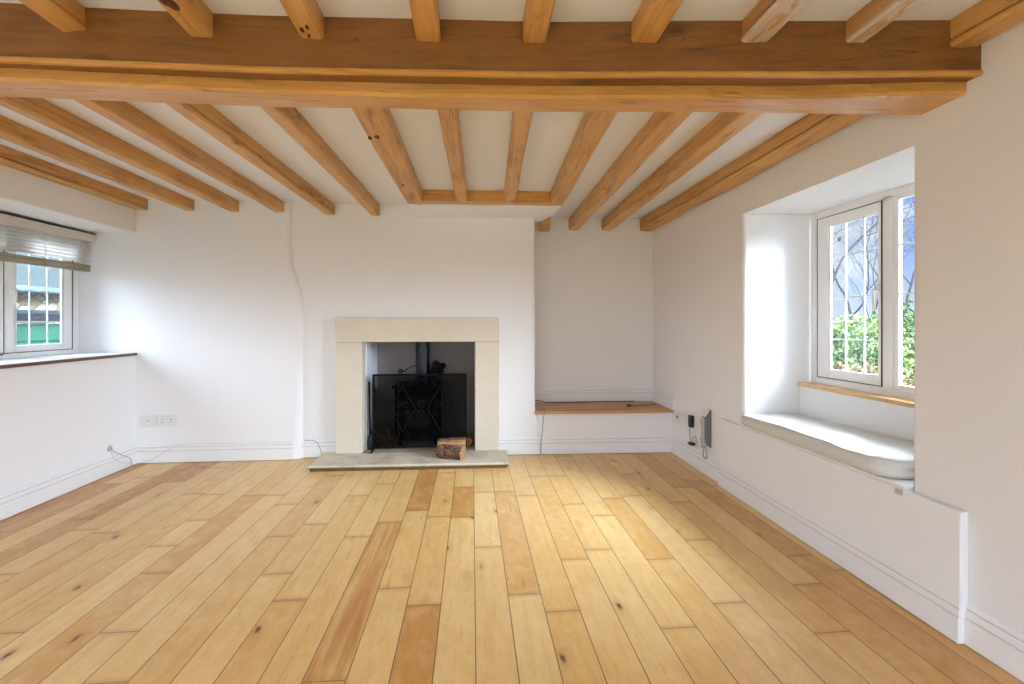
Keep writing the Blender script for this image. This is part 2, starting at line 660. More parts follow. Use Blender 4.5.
w = MB()
w.prism([(-1.55, fyw(-1.55)), (-.882, fyw(-.882)), (-.882, 4.45), (-1.55, 4.45)], 0, 2.1)
rings = []
for z, xe in [(0, .562), (.2, .560), (.31, .552), (.37, .528), (.5, .524), (1.2, .524), (2.1, .526)]:
    rings.append([(x, y, z) for x, y in [(.03, fyw(.03))] + arc(xe - .03, fyw(xe) + .03, .03, 270, 360, 6) + [(xe, 4.45), (.03, 4.45)]])
w.loft(rings)
w.prism([(-.882, fyw(-.882)), (.03, fyw(.03)), (.03, 4.05), (-.882, 4.05)], .95, 2.1)
w.prism([(-.882, 4.05), (.03, 4.05), (.03, 4.45), (-.882, 4.45)], 1.3, 2.1)
struct(w.build('wall_fireplace', M['wall'], smooth=True, auto=35), 'white plastered chimney breast')

w = MB()
w.box((-.9, 4.42, 0), (.05, 4.5, 1.32))
w.box((.02, 3.98, .045), (.0305, 4.42, 1.3))
fw = w.build('wall_firebox', M['soot'])
struct(fw, 'dark rendered fireback')
MB().box((-.8825, 3.98, .045), (-.868, 4.42, 1.3)).build('window_lit_side', M['firewall'], fw)

w = MB().box((.4, 4.27, 0), (2.3, 4.6, 2.12))
struct(w.build('wall_alcove', M['wall']), 'white alcove wall behind the bench')

# left wall: low wall under the sill, deep lintel above
w = MB()
w.box((-3.062, 2.15, 0), (XL, 3.905, .842))
w.box((-3.062, 2.15, 1.792), (XL, 3.905, 2.12))
w.box((-3.062, YREAR, 0), (XL, 2.15, 2.12))
struct(w.build('wall_left', M['wall'], bevel=.006), 'white left wall with a wide window recess')

# rear wall behind the camera, with wide glazed doors added to light the room
DX0, DX1, DZ = -2.2, 1.3, 2.02
w = MB()
w.box((-3.35, YREAR - .25, 0), (DX0, YREAR, 2.12))
w.box((DX1, YREAR - .25, 0), (2.3, YREAR, 2.12))
w.box((DX0, YREAR - .25, DZ), (DX1, YREAR, 2.12))
struct(w.build('wall_rear', M['wall']))

# ------------------------------------------------------------------ skirting
PROF = [(0, 0), (.019, 0), (.019, .082), (.0185, .085), (.012, .086), (.012, .090), (.0165, .092), (.0155, .106), (.012, .113), (.0075, .114), (.0075, .118), (.011, .120), (.009, .132), (.006, .136), (0, .136)]


def skirting(name, path, side, z0=0.0, scale=1.0, parent=None, thick=1.0):
    """profile swept along a plan path; side = +1 puts it to the left of the walking direction"""
    P = [Vector((p[0], p[1])) for p in path]
    rings = []
    for k, p in enumerate(P):
        ds = []
        if k > 0:
            ds.append((P[k] - P[k - 1]).normalized())
        if k < len(P) - 1:
            ds.append((P[k + 1] - P[k]).normalized())
        ns = [Vector((-d.y, d.x)) * side for d in ds]
        n = sum(ns, Vector((0, 0)))
        n.normalize()
        s = 1 / max(.3, n.dot(ns[0]))
        if z0 == 0:
            z0 = .004
        rings.append([(p.x + n.x * a * s * thick, p.y + n.y * a * s * thick, z0 + b * scale) for a, b in PROF])
    mb = MB().loft(rings)
    n_ = len(PROF)
    k_ = len(P) - 1
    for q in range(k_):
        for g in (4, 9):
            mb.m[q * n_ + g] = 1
    o = mb.build(name, [M['trim'], M['groove_grey']], parent)
    return o


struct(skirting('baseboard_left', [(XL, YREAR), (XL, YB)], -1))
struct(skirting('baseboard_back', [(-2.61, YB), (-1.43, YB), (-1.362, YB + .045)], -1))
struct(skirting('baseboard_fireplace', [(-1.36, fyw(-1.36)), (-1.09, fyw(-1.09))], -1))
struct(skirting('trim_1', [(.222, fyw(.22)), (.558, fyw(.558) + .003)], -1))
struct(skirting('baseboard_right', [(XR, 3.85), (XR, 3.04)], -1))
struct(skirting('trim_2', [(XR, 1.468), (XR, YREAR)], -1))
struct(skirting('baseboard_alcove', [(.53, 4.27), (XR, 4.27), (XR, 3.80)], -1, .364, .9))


# ------------------------------------------------------------------ windows
def frame_rect(mb, x0, x1, y0, y1, z0, z1, wd, wt=None, wb=None):
    """rectangular ring in the YZ plane"""
    wt = wt or wd
    wb = wb or wd
    mb.box((x0, y0, z0), (x1, y0 + wd, z1))
    mb.box((x0, y1 - wd, z0), (x1, y1, z1))
    mb.box((x0, y0 + wd, z0), (x1, y1 - wd, z0 + wb))
    mb.box((x0, y0 + wd, z1 - wt), (x1, y1 - wd, z1))


def window_handle(parent, x, y, z, s):
    """s = direction into the room along x"""
    h = MB()
    h.box((min(x, x + s * .010), y - .011, z - .04), (max(x, x + s * .010), y + .011, z + .04))
    h.tube([(x + s * .008, y, z), (x + s * .032, y, z)], .008, 10)
    h.tube(spline([(x + s * .032, y, z + .006), (x + s * .036, y, z - .03), (x + s * .032, y, z - .075), (x + s * .030, y, z - .105)], 5), .0085, 10)
    return h.build('handle', M['upvc'], parent, smooth=True, auto=40)


# right window (window_2): casement + fixed light
w2 = struct(empty('window_2', (2.13, 2.2, .71)), 'white two-light window with leaded-style bars in the deep right recess')


def rel(o, root):
    """parent a mesh built in world coordinates: to a thing's Empty, or to a part (itself built that way)"""
    o.parent = root
    if root.type == 'EMPTY':
        o.matrix_parent_inverse = Matrix.Translation(-Vector(root.location))
    return o


X = 2.13
f = MB()
frame_rect(f, X - .0, X + .032, 1.655, 2.80, .715, 1.779, .055, .045, .045)
f.box((X, 2.215, .75), (X + .032, 2.275, 1.75))
frame_rect(f, X + .009, X + .03, 2.268, 2.752, .750, 1.744, .028)
rel(f.build('window_frame', M['upvc'], bevel=.004), w2)
# casement
cs = MB()
for (ya, yb, za, zb, xa) in ((2.281, 2.303, .764, 1.732, X - .001), (2.650, 2.737, .764, 1.732, X - .001), (2.303, 2.650, .764, .812, X - .001), (2.303, 2.650, 1.676, 1.732, X - .001)):
    cs.box((xa, ya, za), (X + .016, yb, zb))
for (ya, yb, za, zb) in ((2.636, 2.650, .812, 1.676), (2.303, 2.636, .812, .820), (2.303, 2.636, 1.668, 1.676)):
    cs.box((X + .002, ya, za), (X + .014, yb, zb))
cs_o = rel(cs.build('casement', M['upvc'], bevel=.005), w2)
sl = MB()
frame_rect(sl, X - .0015, X + .003, 2.2792, 2.7395, .7620, 1.7342, .0035)
rel(sl.build('seal', M['gasket']), cs_o)


def glazing(root, x, y0, y1, z0, z1, ys, zs, bw=.0085):
    g = MB().box((x, y0, z0), (x + .006, y1, z1))
    p = rel(g.build('pane', M['glass']), root)
    b = MB()
    for yy in ys:
        b.box((x + .001, yy - bw / 2, z0), (x + .005, yy + bw / 2, z1))
    for zz in zs:
        b.box((x + .0008, y0, zz - bw / 2), (x + .0052, y1, zz + bw / 2))
    rel(b.build('glazing_bars', M['upvc']), root)
    return p


ZB = [.998, 1.243, 1.488]
glazing(cs_o, X + .004, 2.300, 2.640, .81, 1.68, [2.397, 2.525], ZB)
fx_ = MB()
frame_rect(fx_, X + .006, X + .028, 1.69, 2.217, .755, 1.745, .028)
rel(fx_.build('fixed_light_bead', M['upvc'], bevel=.004), w2)
glazing(w2, X + .014, 1.715, 2.192, .78, 1.72, [1.83, 1.955, 2.075], ZB)
rel(window_handle(None, X - .001, 2.293, 1.262, -1), cs_o)
s = MB()
s.box((2.040, 1.655, .700), (2.16, 2.80, .722))
rel(s.build('windowsill', M['pale_wood'], bevel=.004), w2)
# rotate grain: sill runs along Y, handled by a rotated copy of the coordinates below

# left window (window_1): three casements behind the venetian blind
X1 = -3.02
w1 = struct(empty('window_1', (X1, 3.0, .86)), 'white casement window under a half-raised venetian blind')
f = MB()
frame_rect(f, X1 - .035, X1, 2.15, 3.897, .862, 1.792, .055, .05, .04)
for yc in (3.285, 2.715):
    f.box((X1 - .035, yc - .028, .88), (X1, yc + .028, 1.77))
for ya, yb in ((3.300, 3.846), (2.73, 3.27), (2.195, 2.70)):
    frame_rect(f, X1 - .03, X1 - .009, ya, yb, .886, 1.757, .03)
rel(f.build('window_frame', M['upvc'], bevel=.004), w1)
for (ya, yb) in ((3.312, 3.832), (2.742, 3.258), (2.205, 2.688)):
    cs = MB()
    frame_rect(cs, X1 - .016, X1 + .001, ya, yb, .898, 1.745, .068, .05, .045)
    frame_rect(cs, X1 - .014, X1 - .002, ya + .05, yb - .05, .93, 1.71, .04, .03, .015)
    c1 = rel(cs.build('casement', M['upvc'], bevel=.005), w1)
    wdt = yb - ya - .16
    glazing(c1, X1 - .006, ya + .07, yb - .07, .935, 1.72,
            [ya + .085 + (yb - ya - .17) * .27, ya + .085 + (yb - ya - .17) * .66], [1.102, 1.315, 1.53])
    rel(window_handle(None, X1 + .001, ya + .036 if ya > 2.7 else yb - .036, 1.32, 1), c1)
sl = MB()
frame_rect(sl, X1 - .004, X1 + .0016, 3.3075, 3.8365, .8935, 1.7495, .005)
rel(sl.build('seal', M['gasket']), w1)
s = MB().box((-3.03, 2.152, .842), (-2.612, YB, .862))
rel(s.build('windowsill', M['trim'], bevel=.003), w1)
s = MB().box((-2.614, 2.152, .840), (-2.598, YB - .001, .860))
rel(s.build('sill_edge', M['brown_edge'], bevel=.003), w1)

# unseen glazed doors behind the camera, added to bring in light
d = struct(empty('added_rear_doors', (-.45, YREAR - .12, 0)))
f = MB()
for k in range(4):
    a = DX0 + (DX1 - DX0) * k / 3
    f.box((max(DX0, a - .05), YREAR - .16, 0), (min(DX1, a + .05), YREAR - .08, DZ))
f.box((DX0, YREAR - .16, 0), (DX1, YREAR - .08, .08))
f.box((DX0, YREAR - .16, DZ - .08), (DX1, YREAR - .08, DZ))
rel(f.build('added_door_frame', M['upvc']), d)
g = MB().box((DX0 + .05, YREAR - .125, .08), (DX1 - .05, YREAR - .119, DZ - .08))
rel(g.build('door_glass', M['glass']), d)


# ------------------------------------------------------------------ timbers
def timber_obj(name, p0, p1, w, h, mat, seed=0, parent=None, rough=.0035, w1=None, crack=0, chamfer=.008):
    """hand-hewn bar; p0, p1 = middle of its BOTTOM edge at either end; local X runs along it"""
    p0, p1 = Vector(p0), Vector(p1)
    d = p1 - p0
    L = d.length
    w1 = w1 or w
    n = max(6, int(L / .09))
    c = chamfer
    rings = []
    for k in range(n + 1):
        t = k / n
        ww = (w + (w1 - w) * t) / 2
        ring = []
        pts = [(-ww, c), (-ww + c, 0), (-ww * .33, 0), (ww * .33, 0), (ww - c, 0), (ww, c), (ww, h * .4), (ww, h), (-ww, h), (-ww, h * .4)]
        if crack > 0:
            pts[5:6] = [(ww, c), (ww, h * .16), (ww - .02, h * .20), (ww, h * .25)]
        elif crack < 0:
            pts = pts[:-1] + [(-ww, h * .4), (-ww, h * .25), (-ww + .02, h * .20), (-ww, h * .16)]
        for i, (a, b) in enumerate(pts):
            q = Vector((t * L * 1.9, a * 14 + seed * 7.3, b * 14 + seed * 3.1))
            na = noise.noise(q) * rough
            nb = noise.noise(q + Vector((31, 17, 9))) * rough
            if b >= h * .99:
                na = nb = 0
            ring.append((t * L, a + na, b + nb))
        rings.append(ring)
    mb = MB().loft(rings)
    o = mb.build(name, mat, parent, smooth=True, auto=28)
    o.location = p0
    o.rotation_euler = (0, -math.asin(d.z / L), math.atan2(d.y, d.x))
    return o


# main beam: two stepped members, bowed a little, running wall to wall
def poly_interp(tab, x):
    if x <= tab[0][0]:
        s = (tab[1][1] - tab[0][1]) / (tab[1][0] - tab[0][0])
        return tab[0][1] + s * (x - tab[0][0]) * .25
    for (xa, ya), (xb, yb) in zip(tab, tab[1:]):
        if x <= xb:
            t = (x - xa) / (xb - xa)
            t = t * t * (3 - 2 * t) * .3 + t * .7
            return ya + (yb - ya) * t
    return tab[-1][1]


Y_UP = [(-1.481, 1.612), (-.705, 1.605), (.133, 1.565), (.986, 1.492), (1.69, 1.427)]       # upper front face
Y_LO = [(-1.522, 1.656), (-.731, 1.664), (.139, 1.631), (1.027, 1.556), (1.69, 1.473)]     # lower front face
Y_BK = [(-1.634, 1.778), (-.781, 1.778), (.148, 1.739), (1.103, 1.671), (1.69, 1.640)]      # lower back edge
Z_UB, Z_LB = 1.921, 1.881
mbm = empty('main_beam', (0, 1.6, 1.886))
tag(mbm, 'massive two-tier oak ceiling beam spanning the room from wall to wall', 'beam', kind='thing')
N = 90
XA, XB = XL - .01, XR + .01
up, bd, lo = [], [], []
for k in range(N + 1):
    x = XA + (XB - XA) * k / N
    yu, yl, yb = poly_interp(Y_UP, x), poly_interp(Y_LO, x), poly_interp(Y_BK, x)
    yb = max(yb, yl + .05)
    n1 = noise.noise((x * 1.5, 3, 0)) * .006
    n2 = noise.noise((x * 2.3, 8, 0)) * .005
    n3 = noise.noise((x * 1.9, 13, 0)) * .005
    n4 = noise.noise((x * 5, 21, 0)) * .002
    up.append([(x, yu + n1, ZCF + .01), (x, yu + n1 * .4, Z_UB + .017), (x, yu + .010, Z_UB + .014), (x, yu + .010, Z_UB + .002), (x, yl + .03, Z_UB + .002), (x, yl + .03, ZCF + .01)])
    bd.append([(x, yu - .001, Z_UB + .017), (x, yu - .007, Z_UB + .012), (x, yu - .007, Z_UB + .004), (x, yu - .002, Z_UB), (x, yu + .012, Z_UB), (x, yu + .012, Z_UB + .015)])
    lo.append([(x, yl + n2 * .3, Z_UB + .004), (x, yl + n2, Z_LB + .010 + n3 * .4), (x, yl + .008 + n2, Z_LB + n3 * .5), (x, (yl + yb) / 2, Z_LB + n4), (x, yb - .004 + n3, Z_LB + n4), (x, yb + n3, Z_LB + .006), (x, yb + .004, ZC + .005), (x, yl + .02, ZC + .005)])
rel(MB().loft(up).build('upper_beam', M['beam_face'], smooth=True, auto=25), mbm)
rel(MB().loft(bd).build('edge_bead', M['beam_low'], smooth=True, auto=35), mbm)
rel(MB().loft(lo).build('lower_beam', M['beam_low'], smooth=True, auto=25), mbm)

# joists behind the main beam, left to right: x at beam, x at far end, width, far y, z near, z far
G1 = 'ceiling joists between the main beam and the far wall'
JB = [
    (-2.605, -2.585, .125, YB + .004, 1.975, 1.975, 'oak wall plate along the top of the left wall above the window lintel'),
    (-2.215, -2.213, .070, YB + .004, 1.975, 1.975, 'first free ceiling joist from the left window wall, ending above the sockets'),
    (-1.868, -1.876, .070, YB + .004, 1.975, 1.975, 'second free ceiling joist from the left window wall'),
    (-1.535, -1.535, .070, YB + .004, 1.975, 1.975, 'third free ceiling joist from the left, ending beside the step in the back wall'),
    (-1.200, -1.150, .078, fyw(-1.15) + .004, 1.975, 1.972, 'dark-cracked ceiling joist ending just right of the step in the back wall'),
    (-.832, -.786, .072, fyw(-.78) + .004, 1.975, 1.970, 'ceiling joist ending above the left side of the fireplace'),
    (-.438, -.418, .125, 3.535, 1.975, 1.975, 'broad knotty trimmer joist at the left end of the cross timber'),
    (-.110, -.073, .080, 3.446, 1.975, 1.975, 'thin straight joist tied into the cross timber, left of its pair'),
    (.207, .276, .078, 3.446, 1.975, 1.975, 'thin straight joist tied into the cross timber, right of its pair'),
    (.548, .630, .105, 3.52, 1.975, 1.975, 'broad trimmer joist at the right end of the cross timber'),
    (.870, .935, .095, 4.274, 1.975, 1.945, 'ceiling joist running to the alcove wall nearest the chimney breast'),
    (1.170, 1.245, .095, 4.274, 1.975, 1.945, 'middle joist over the alcove between its neighbour and the wall plate'),
    (1.605, 1.622, .125, 4.274, 1.975, 1.950, 'cracked oak wall plate along the right wall from beam to alcove'),
]
def knots(o, pts, z):
    """dark knots let into the underside of a joist, at image columns/rows (u, v) on height z"""
    o_inv = Matrix.LocRotScale(o.location, o.rotation_euler, None).inverted()
    for n_, (u, v, rr) in enumerate(pts):
        d_ = FOC * (z - CAM_H) / (322 - v)
        p = spot(u, d_, z)
        rg = []
        for q, dz in ((.05, -.0032), (.6, -.003), (1.0, -.0015), (1.05, .004)):
            rg.append([(p.x + rr * q * math.cos(a) * (1 + .25 * noise.noise((math.cos(a) * 2, math.sin(a) * 2, n_ + u))), p.y + 1.7 * rr * q * math.sin(a) * (1 + .25 * noise.noise((math.sin(a) * 2, n_, u))), z - .002 + dz) for a in [2 * PI * i / 16 for i in range(16)]])
        kb = MB().loft(rg).build('knot', M['knot'], o, smooth=True)
        kb.matrix_parent_inverse = o_inv


for k, (xa, xb, wd, ye, za, ze, lab) in enumerate(JB):
    ys = poly_interp(Y_BK, xa) - .004
    o = timber_obj('ceiling_joist', (xa, ys, za), (xb, ye, ze), wd, ZC - za + .01, M['joist'], k + 1, rough=.006 if k in (0, 12) else .0045, crack={0: -1, 4: -1, 12: 1}.get(k, 0))
    tag(o, lab, 'beam', G1, 'thing')
    if k == 6:
        knots(o, [(370, 138, .009), (377, 137, .011), (403, 185, .008)], za)

o = timber_obj('trimmer_beam', (-.41, 3.485, 1.972), (.62, 3.455, 1.972), .075, ZC - 1.972 + .004, M['joist'], 33)
tag(o, 'short oak cross timber linking joists in front of the chimney breast', 'beam', kind='thing')
o = timber_obj('joist_stub', (.625, 4.02, 1.945), (.66, 4.274, 1.925), .10, ZC - 1.945 + .02, M['joist'], 35, rough=.008)
tag(o, 'cut-off brown joist end showing in the alcove beside the chimney breast', 'beam', kind='thing')

# plaster slab over the chimney breast, behind the cross timber
rings = []
for z, e in [(1.962, .014), (1.968, .003), (1.976, 0), (ZC + .01, 0)]:
    rings.append([(-.463 + e, 3.535 + e, z), (-.2, 3.528 + e, z), (.3, 3.512 + e, z), (.672 - e, 3.497 + e, z), (.655 - e, 3.8, z), (.60 - e, 4.0, z), (.5, 4.05, z), (-.47 + e, 4.0, z)])
sl = MB().loft(rings).build('trim_3', M['ceil'], smooth=True, auto=40)
struct(sl, 'white plastered slab over the chimney breast')

# joists before the main beam, left to right
G2 = 'ceiling joists on the near side of the main beam'
JF = [
    (-1.266, -1.26, 0.066, 2.026, 'leftmost joist on the near side of the main beam, with a ragged dark edge'),
    (-0.876, -0.872, 0.072, 2.028, 'near-side joist with a large dark flaw, second from the left'),
    (-0.524, -0.495, 0.077, 2.03, 'near-side joist with small dark knots, third from the left'),
    (-0.146, -0.125, 0.08, 2.03, 'near-side joist running straight towards the viewer, left of the centre pair'),
    (0.208, 0.19, 0.08, 2.03, 'near-side joist running straight towards the viewer, right of the centre pair'),
    (0.575, 0.535, 0.086, 2.03, 'plain near-side joist, fourth from the right wall'),
    (0.942, 0.885, 0.088, 2.03, 'split near-side joist with a grey weathered underside, third from the right wall'),
    (1.277, 1.245, 0.064, 2.03, 'near-side joist with a flaky whitened underside, next to the right wall plate'),
    (1.635, 1.64, 0.1, 2.015, 'cracked oak wall plate along the right wall on the near side of the beam'),
]
for k, (xa, xb, wd, zb, lab) in enumerate(JF):
    ye = poly_interp(Y_UP, xa) + .004
    o = timber_obj('ceiling_joist', (xb, YREAR + .02, zb), (xa, ye, zb), wd, ZCF - zb + .01, M['joist_worn'] if k in (6, 7) else M['joist'], 50 + k, rough=.009 if k in (0, 6, 7, 8) else .005, crack={0: -1, 6: 1, 8: 1}.get(k, 0))
    tag(o, lab, 'beam', G2, 'thing')
    if k == 1:
        knots(o, [(172, 4, .015), (164, 1, .011)], zb)
    if k == 2:
        knots(o, [(302, 30, .0055), (307, 27, .005), (309, 36, .004)], zb)

# ------------------------------------------------------------------ fireplace
SX0, SX1, OX0, OX1 = -1.088, .222, -.879, .026
FY = 3.866
fp = empty('fireplace_surround', (-.43, FY, .045))
tag(fp, 'plain cream limestone fireplace surround of two jambs and a lintel', 'fireplace surround')
a = MB().box((SX0, FY, .045), (OX0, 4.0, .938))
rel(a.build('jamb', M['stone'], bevel=.004), fp)
a = MB().box((OX1, FY, .045), (SX1, 4.0, .938))
rel(a.build('jamb', M['stone'], bevel=.004), fp)
a = MB().box((SX0, FY - .002, .9385), (SX1, 4.0, 1.136))
rel(a.build('lintel', M['stone'], bevel=.004), fp)

hs = empty('hearth_slab', (-.45, 3.65, 0))
tag(hs, 'worn grey stone hearth slab lying in front of the fireplace', 'hearth')
a = MB()
poly = [(-1.20, 3.552), (.277, 3.520), (.288, 3.885), (-1.195, 3.925)]
a.loft([[(x, y, .0245) for x, y in [(-1.192, 3.560), (.270, 3.528), (.286, 3.885), (-1.19, 3.925)]],
        [(x, y, .031) for x, y in poly],
        [(x, y, .038) for x, y in poly],
        [(x, y, .0445) for x, y in [(-1.192, 3.560), (.269, 3.530), (.282, 3.885), (-1.188, 3.925)]]])
a.box((-.878, 3.88, .0245), (.025, 4.42, .0445))
rel(a.build('slab', M['hearth'], bevel=.003), hs)
a = MB().loft([[(x, y, .0) for x, y in [(-1.185, 3.566), (.262, 3.536), (.28, 3.885), (-1.185, 3.92)]],
               [(x, y, .0250) for x, y in [(-1.191, 3.558), (.271, 3.526), (.286, 3.885), (-1.19, 3.92)]]])
rel(a.build('mortar_bed', M['hearth_edge']), hs)

# stove
st = empty('wood_stove', (-.45, 4.18, .045))
tag(st, 'black cast iron wood stove with a round flue inside the fireplace', 'stove')
SXa, SXb, SYa, SYb = -.655, -.275, 4.06, 4.36
b = MB()
b.box((SXa, SYa, .11), (SXb, SYb, .535))
rel(b.build('body', M['iron'], bevel=.012), st)
b = MB().box((SXa - .018, SYa - .02, .535), (SXb + .018, SYb + .01, .56))
rel(b.build('top_plate', M['iron'], bevel=.008), st)
b = MB()
b.lathe([(.09, .56), (.09, .575), (.066, .59)], (-.432, 4.2, 0))
rel(b.build('flue_collar', M['iron'], smooth=True, auto=40), st)
b = MB().lathe([(.060, .575), (.060, .84), (.064, .842), (.064, .87), (.060, .872), (.060, 1.31)], (-.432, 4.2, 0), n=28)
rel(b.build('flue_pipe', M['flue'], smooth=True, auto=40), st)
dr = MB()
dr.box((SXa + .03, SYa - .018, .16), (SXb - .03, SYa, .19))
dr.box((SXa + .03, SYa - .018, .47), (SXb - .03, SYa, .505))
dr.box((SXa + .03, SYa - .018, .19), (SXa + .075, SYa, .47))
dr.box((SXb - .075, SYa - .018, .19), (SXb - .03, SYa, .47))
do = rel(dr.build('door', M['iron'], bevel=.005), st)
g = MB().box((SXa + .07, SYa - .010, .185), (SXb - .07, SYa - .002, .475))
go = rel(g.build('door_glass', M['stove_glass']), do)
h = MB().tube([(SXb - .05, SYa - .018, .34), (SXb - .05, SYa - .045, .34), (SXb - .05, SYa - .05, .29)], .007, 8)
rel(h.build('handle', M['iron'], smooth=True), do)
for sx in (SXa + .04, SXb - .04):
    for sy in (SYa + .04, SYb - .04):
        l = MB().lathe([(.016, .0445), (.02, .055), (.013, .07), (.02, .115)], (sx, sy, 0), n=12)
        rel(l.build('leg', M['iron'], smooth=True), st)
# damper rod ending in a spring coil
pts = [(-.49, 4.19, .72), (-.54, 4.16, .705), (-.585, 4.14, .675), (-.605, 4.13, .665)]
pp = spline(pts, 6)
for i in range(26):
    a_ = i * .55
    pp.append(Vector((-.617 + .020 * math.cos(a_) * (1 - i / 45), 4.13, .672 + .020 * math.sin(a_) * (1 - i / 45))))
rel(MB().tube(pp, .0038, 6).build('damper_rod', M['iron'], smooth=True), st)

# stove-top fan
sf = empty('stove_fan', (-.335, 4.16, .56))
tag(sf, 'small black heat-powered fan standing on top of the stove', 'fan')
b = MB().box((-.37, 4.13, .56), (-.30, 4.19, .572))
b.box((-.362, 4.14, .572), (-.308, 4.18, .66))
rel(b.build('base', M['iron'], bevel=.003), sf)
b = MB()
for k in range(5):
    xx = -.366 + k * .0155
    b.box((xx, 4.135, .64), (xx + .005, 4.185, .735))
rel(b.build('cooling_fin', M['iron']), sf)
b = MB().lathe([(.010, -.02), (.014, -.012), (.014, .012), (.006, .02)], (-.292, 4.125, .70), 'y', 14)
rel(b.build('hub', M['iron'], smooth=True), sf)
for k in range(4):
    a_ = k * PI / 2 + .5
    ca, sa = math.cos(a_), math.sin(a_)
    ring0, rings = None, []
    for t in range(7):
        rr = .012 + .060 * t / 6
        hw = .010 + .022 * math.sin(PI * min(1, .15 + t / 7))
        tw = .012
        rings.append([(-.292 + rr * ca - hw * sa, 4.118 - tw, .70 + rr * sa + hw * ca), (-.292 + rr * ca + hw * sa, 4.118 + tw, .70 + rr * sa - hw * ca),
                      (-.292 + rr * ca + hw * sa, 4.120 + tw, .70 + rr * sa - hw * ca), (-.292 + rr * ca - hw * sa, 4.120 - tw, .70 + rr * sa + hw * ca)])
    rel(MB().loft(rings).build('blade', M['iron'], smooth=True, auto=40), sf)

# spark screen
GX0, GX1, GY, GZ0, GZ1 = -.805, -.052, 3.935, .062, .672
fs = empty('fire_screen', (-.43, GY, .045))
tag(fs, 'black wire mesh spark screen with scrollwork standing in the fireplace opening', 'fire screen')
b = MB()
t_ = .008
b.box((GX0 - t_, GY - .007, .0446), (GX0 + t_, GY + .007, GZ1))
b.box((GX1 - t_, GY - .007, .0446), (GX1 + t_, GY + .007, GZ1))
b.box((GX0, GY - .006, GZ1 - .014), (GX1, GY + .006, GZ1))
b.box((GX0, GY - .006, GZ0), (GX1, GY + .006, GZ0 + .014))
rel(b.build('frame', M['iron'], bevel=.002), fs)
b = MB().box((GX0 + .004, GY + .006, GZ0 + .006), (GX1 - .004, GY + .0072, GZ1 - .006))
rel(b.build('mesh_panel', M['mesh']), fs)
for xx in (GX0 + .2, GX1 - .2):
    b = MB().box((xx - .003, GY - .006, GZ0), (xx + .003, GY + .002, GZ1))
    rel(b.build('upright', M['iron']), fs)
for xx in (GX0, GX1):
    b = MB().tube(spline([(xx, GY - .005, .12), (xx, GY - .035, .085), (xx, GY - .06, .053), (xx, GY - .085, .050), (xx, GY - .092, .062)], 6), .0055, 8)
    rel(b.build('foot', M['iron'], smooth=True), fs)


def spiral(cx, cz, r0, turns, a0, d=1, n=30, r1=.008):
    return [(cx + (r0 + (r1 - r0) * i / n) * math.cos(a0 + d * turns * 2 * PI * i / n), GY - .004, cz + (r0 + (r1 - r0) * i / n) * math.sin(a0 + d * turns * 2 * PI * i / n)) for i in range(n + 1)]


cz = .385


def scroll(pts, r_=.0036, name='scroll'):
    rel(MB().tube(pts, r_, 6).build(name, M['iron'], smooth=True), fs)


for cx in (-.57, -.265):
    hw, hh = .105, .195
    for sx in (-1, 1):
        for sz in (-1, 1):
            scroll(spline([(cx, GY - .004, cz + sz * hh), (cx + sx * .03, GY - .004, cz + sz * .13), (cx + sx * .07, GY - .004, cz + sz * .06), (cx + sx * hw, GY - .004, cz)], 6), .005, 'diamond_bar')
            scroll(spiral(cx + sx * .045, cz + sz * .205, .030, 1.3, PI / 2 * (1 - sx), sx * sz))
            scroll(spiral(cx + sx * .03, cz + sz * .036, .030, 1.4, PI / 2, sx * sz))
            scroll(spiral(cx + sx * (hw + .038), cz + sz * .034, .034, 1.4, PI / 2 * (1 + sx), -sx * sz))
for sz in (-1, 1):
    for sx in (-1, 1):
        scroll(spiral(-.4175 + sx * .032, cz + sz * .225, .026, 1.2, PI / 2 * (1 + sx), -sx * sz))


# logs
def log_piece(name, c, ang, L, r, label, split=None, tilt=0.0, seed=0, squash=1.0):
    """bark log along local X; split = flat cut height (fraction of r) for a cleft face"""
    n, m = 40, 24
    mb = MB()
    rings, rad = [], []
    for k in range(m + 1):
        x = -L / 2 + L * k / m
        ring = []
        for i in range(n):
            a_ = 2 * PI * i / n
            q = Vector((x * 9 + seed, math.cos(a_) * 2.2, math.sin(a_) * 2.2 + seed))
            rr = r * (1 + .20 * noise.noise(q) + .10 * noise.noise(q * 3.3) + .06 * noise.noise(q * 8))
            y, z = rr * math.cos(a_), rr * math.sin(a_) * squash
            ring.append([x, y, z])
        rings.append(ring)
    if split is not None:
        for ring in rings:
            for p in ring:
                lim = split * r + .004 * noise.noise((p[0] * 20, p[1] * 30, seed))
                if p[2] > lim:
                    p[2] = lim
    mb.loft(rings, True, False)
    root = empty(name, c, ang)
    root.rotation_euler = (0, tilt, ang)
    tag(root, label, 'log')
    bk = mb.build('bark', M['bark'], root, smooth=True, auto=50)
    for ring, s in ((rings[0], -1), (rings[-1], 1)):
        e = MB()
        x = ring[0][0] + s * .0008
        rs = []
        for q in (1.0, .75, .5, .25, .04):
            rs.append([(x + s * .003 * (1 - q) + .0015 * noise.noise((p[1] * 80, p[2] * 80, q)), p[1] * q * .985, p[2] * q * .985) for p in ring])
        e.loft(rs, True, True)
        e.build('cut_end', M['cut'], root, smooth=True, auto=40)
    if split is not None:
        s_ = MB()
        hw = r * math.sqrt(max(.05, 1 - split * split)) * .94
        rs = []
        for k in range(9):
            x = -L / 2 + L * k / 8
            rs.append([(x, y * hw, split * r + .0035 + .003 * noise.noise((x * 25, y * 3, seed))) for y in (-1, -.5, 0, .5, 1)])
        s_.loft(rs, False, False)
        so = s_.build('cleft_face', M['cut'], root, smooth=True)
        md = so.modifiers.new('solid', 'SOLIDIFY')
        md.thickness = .003
    return root


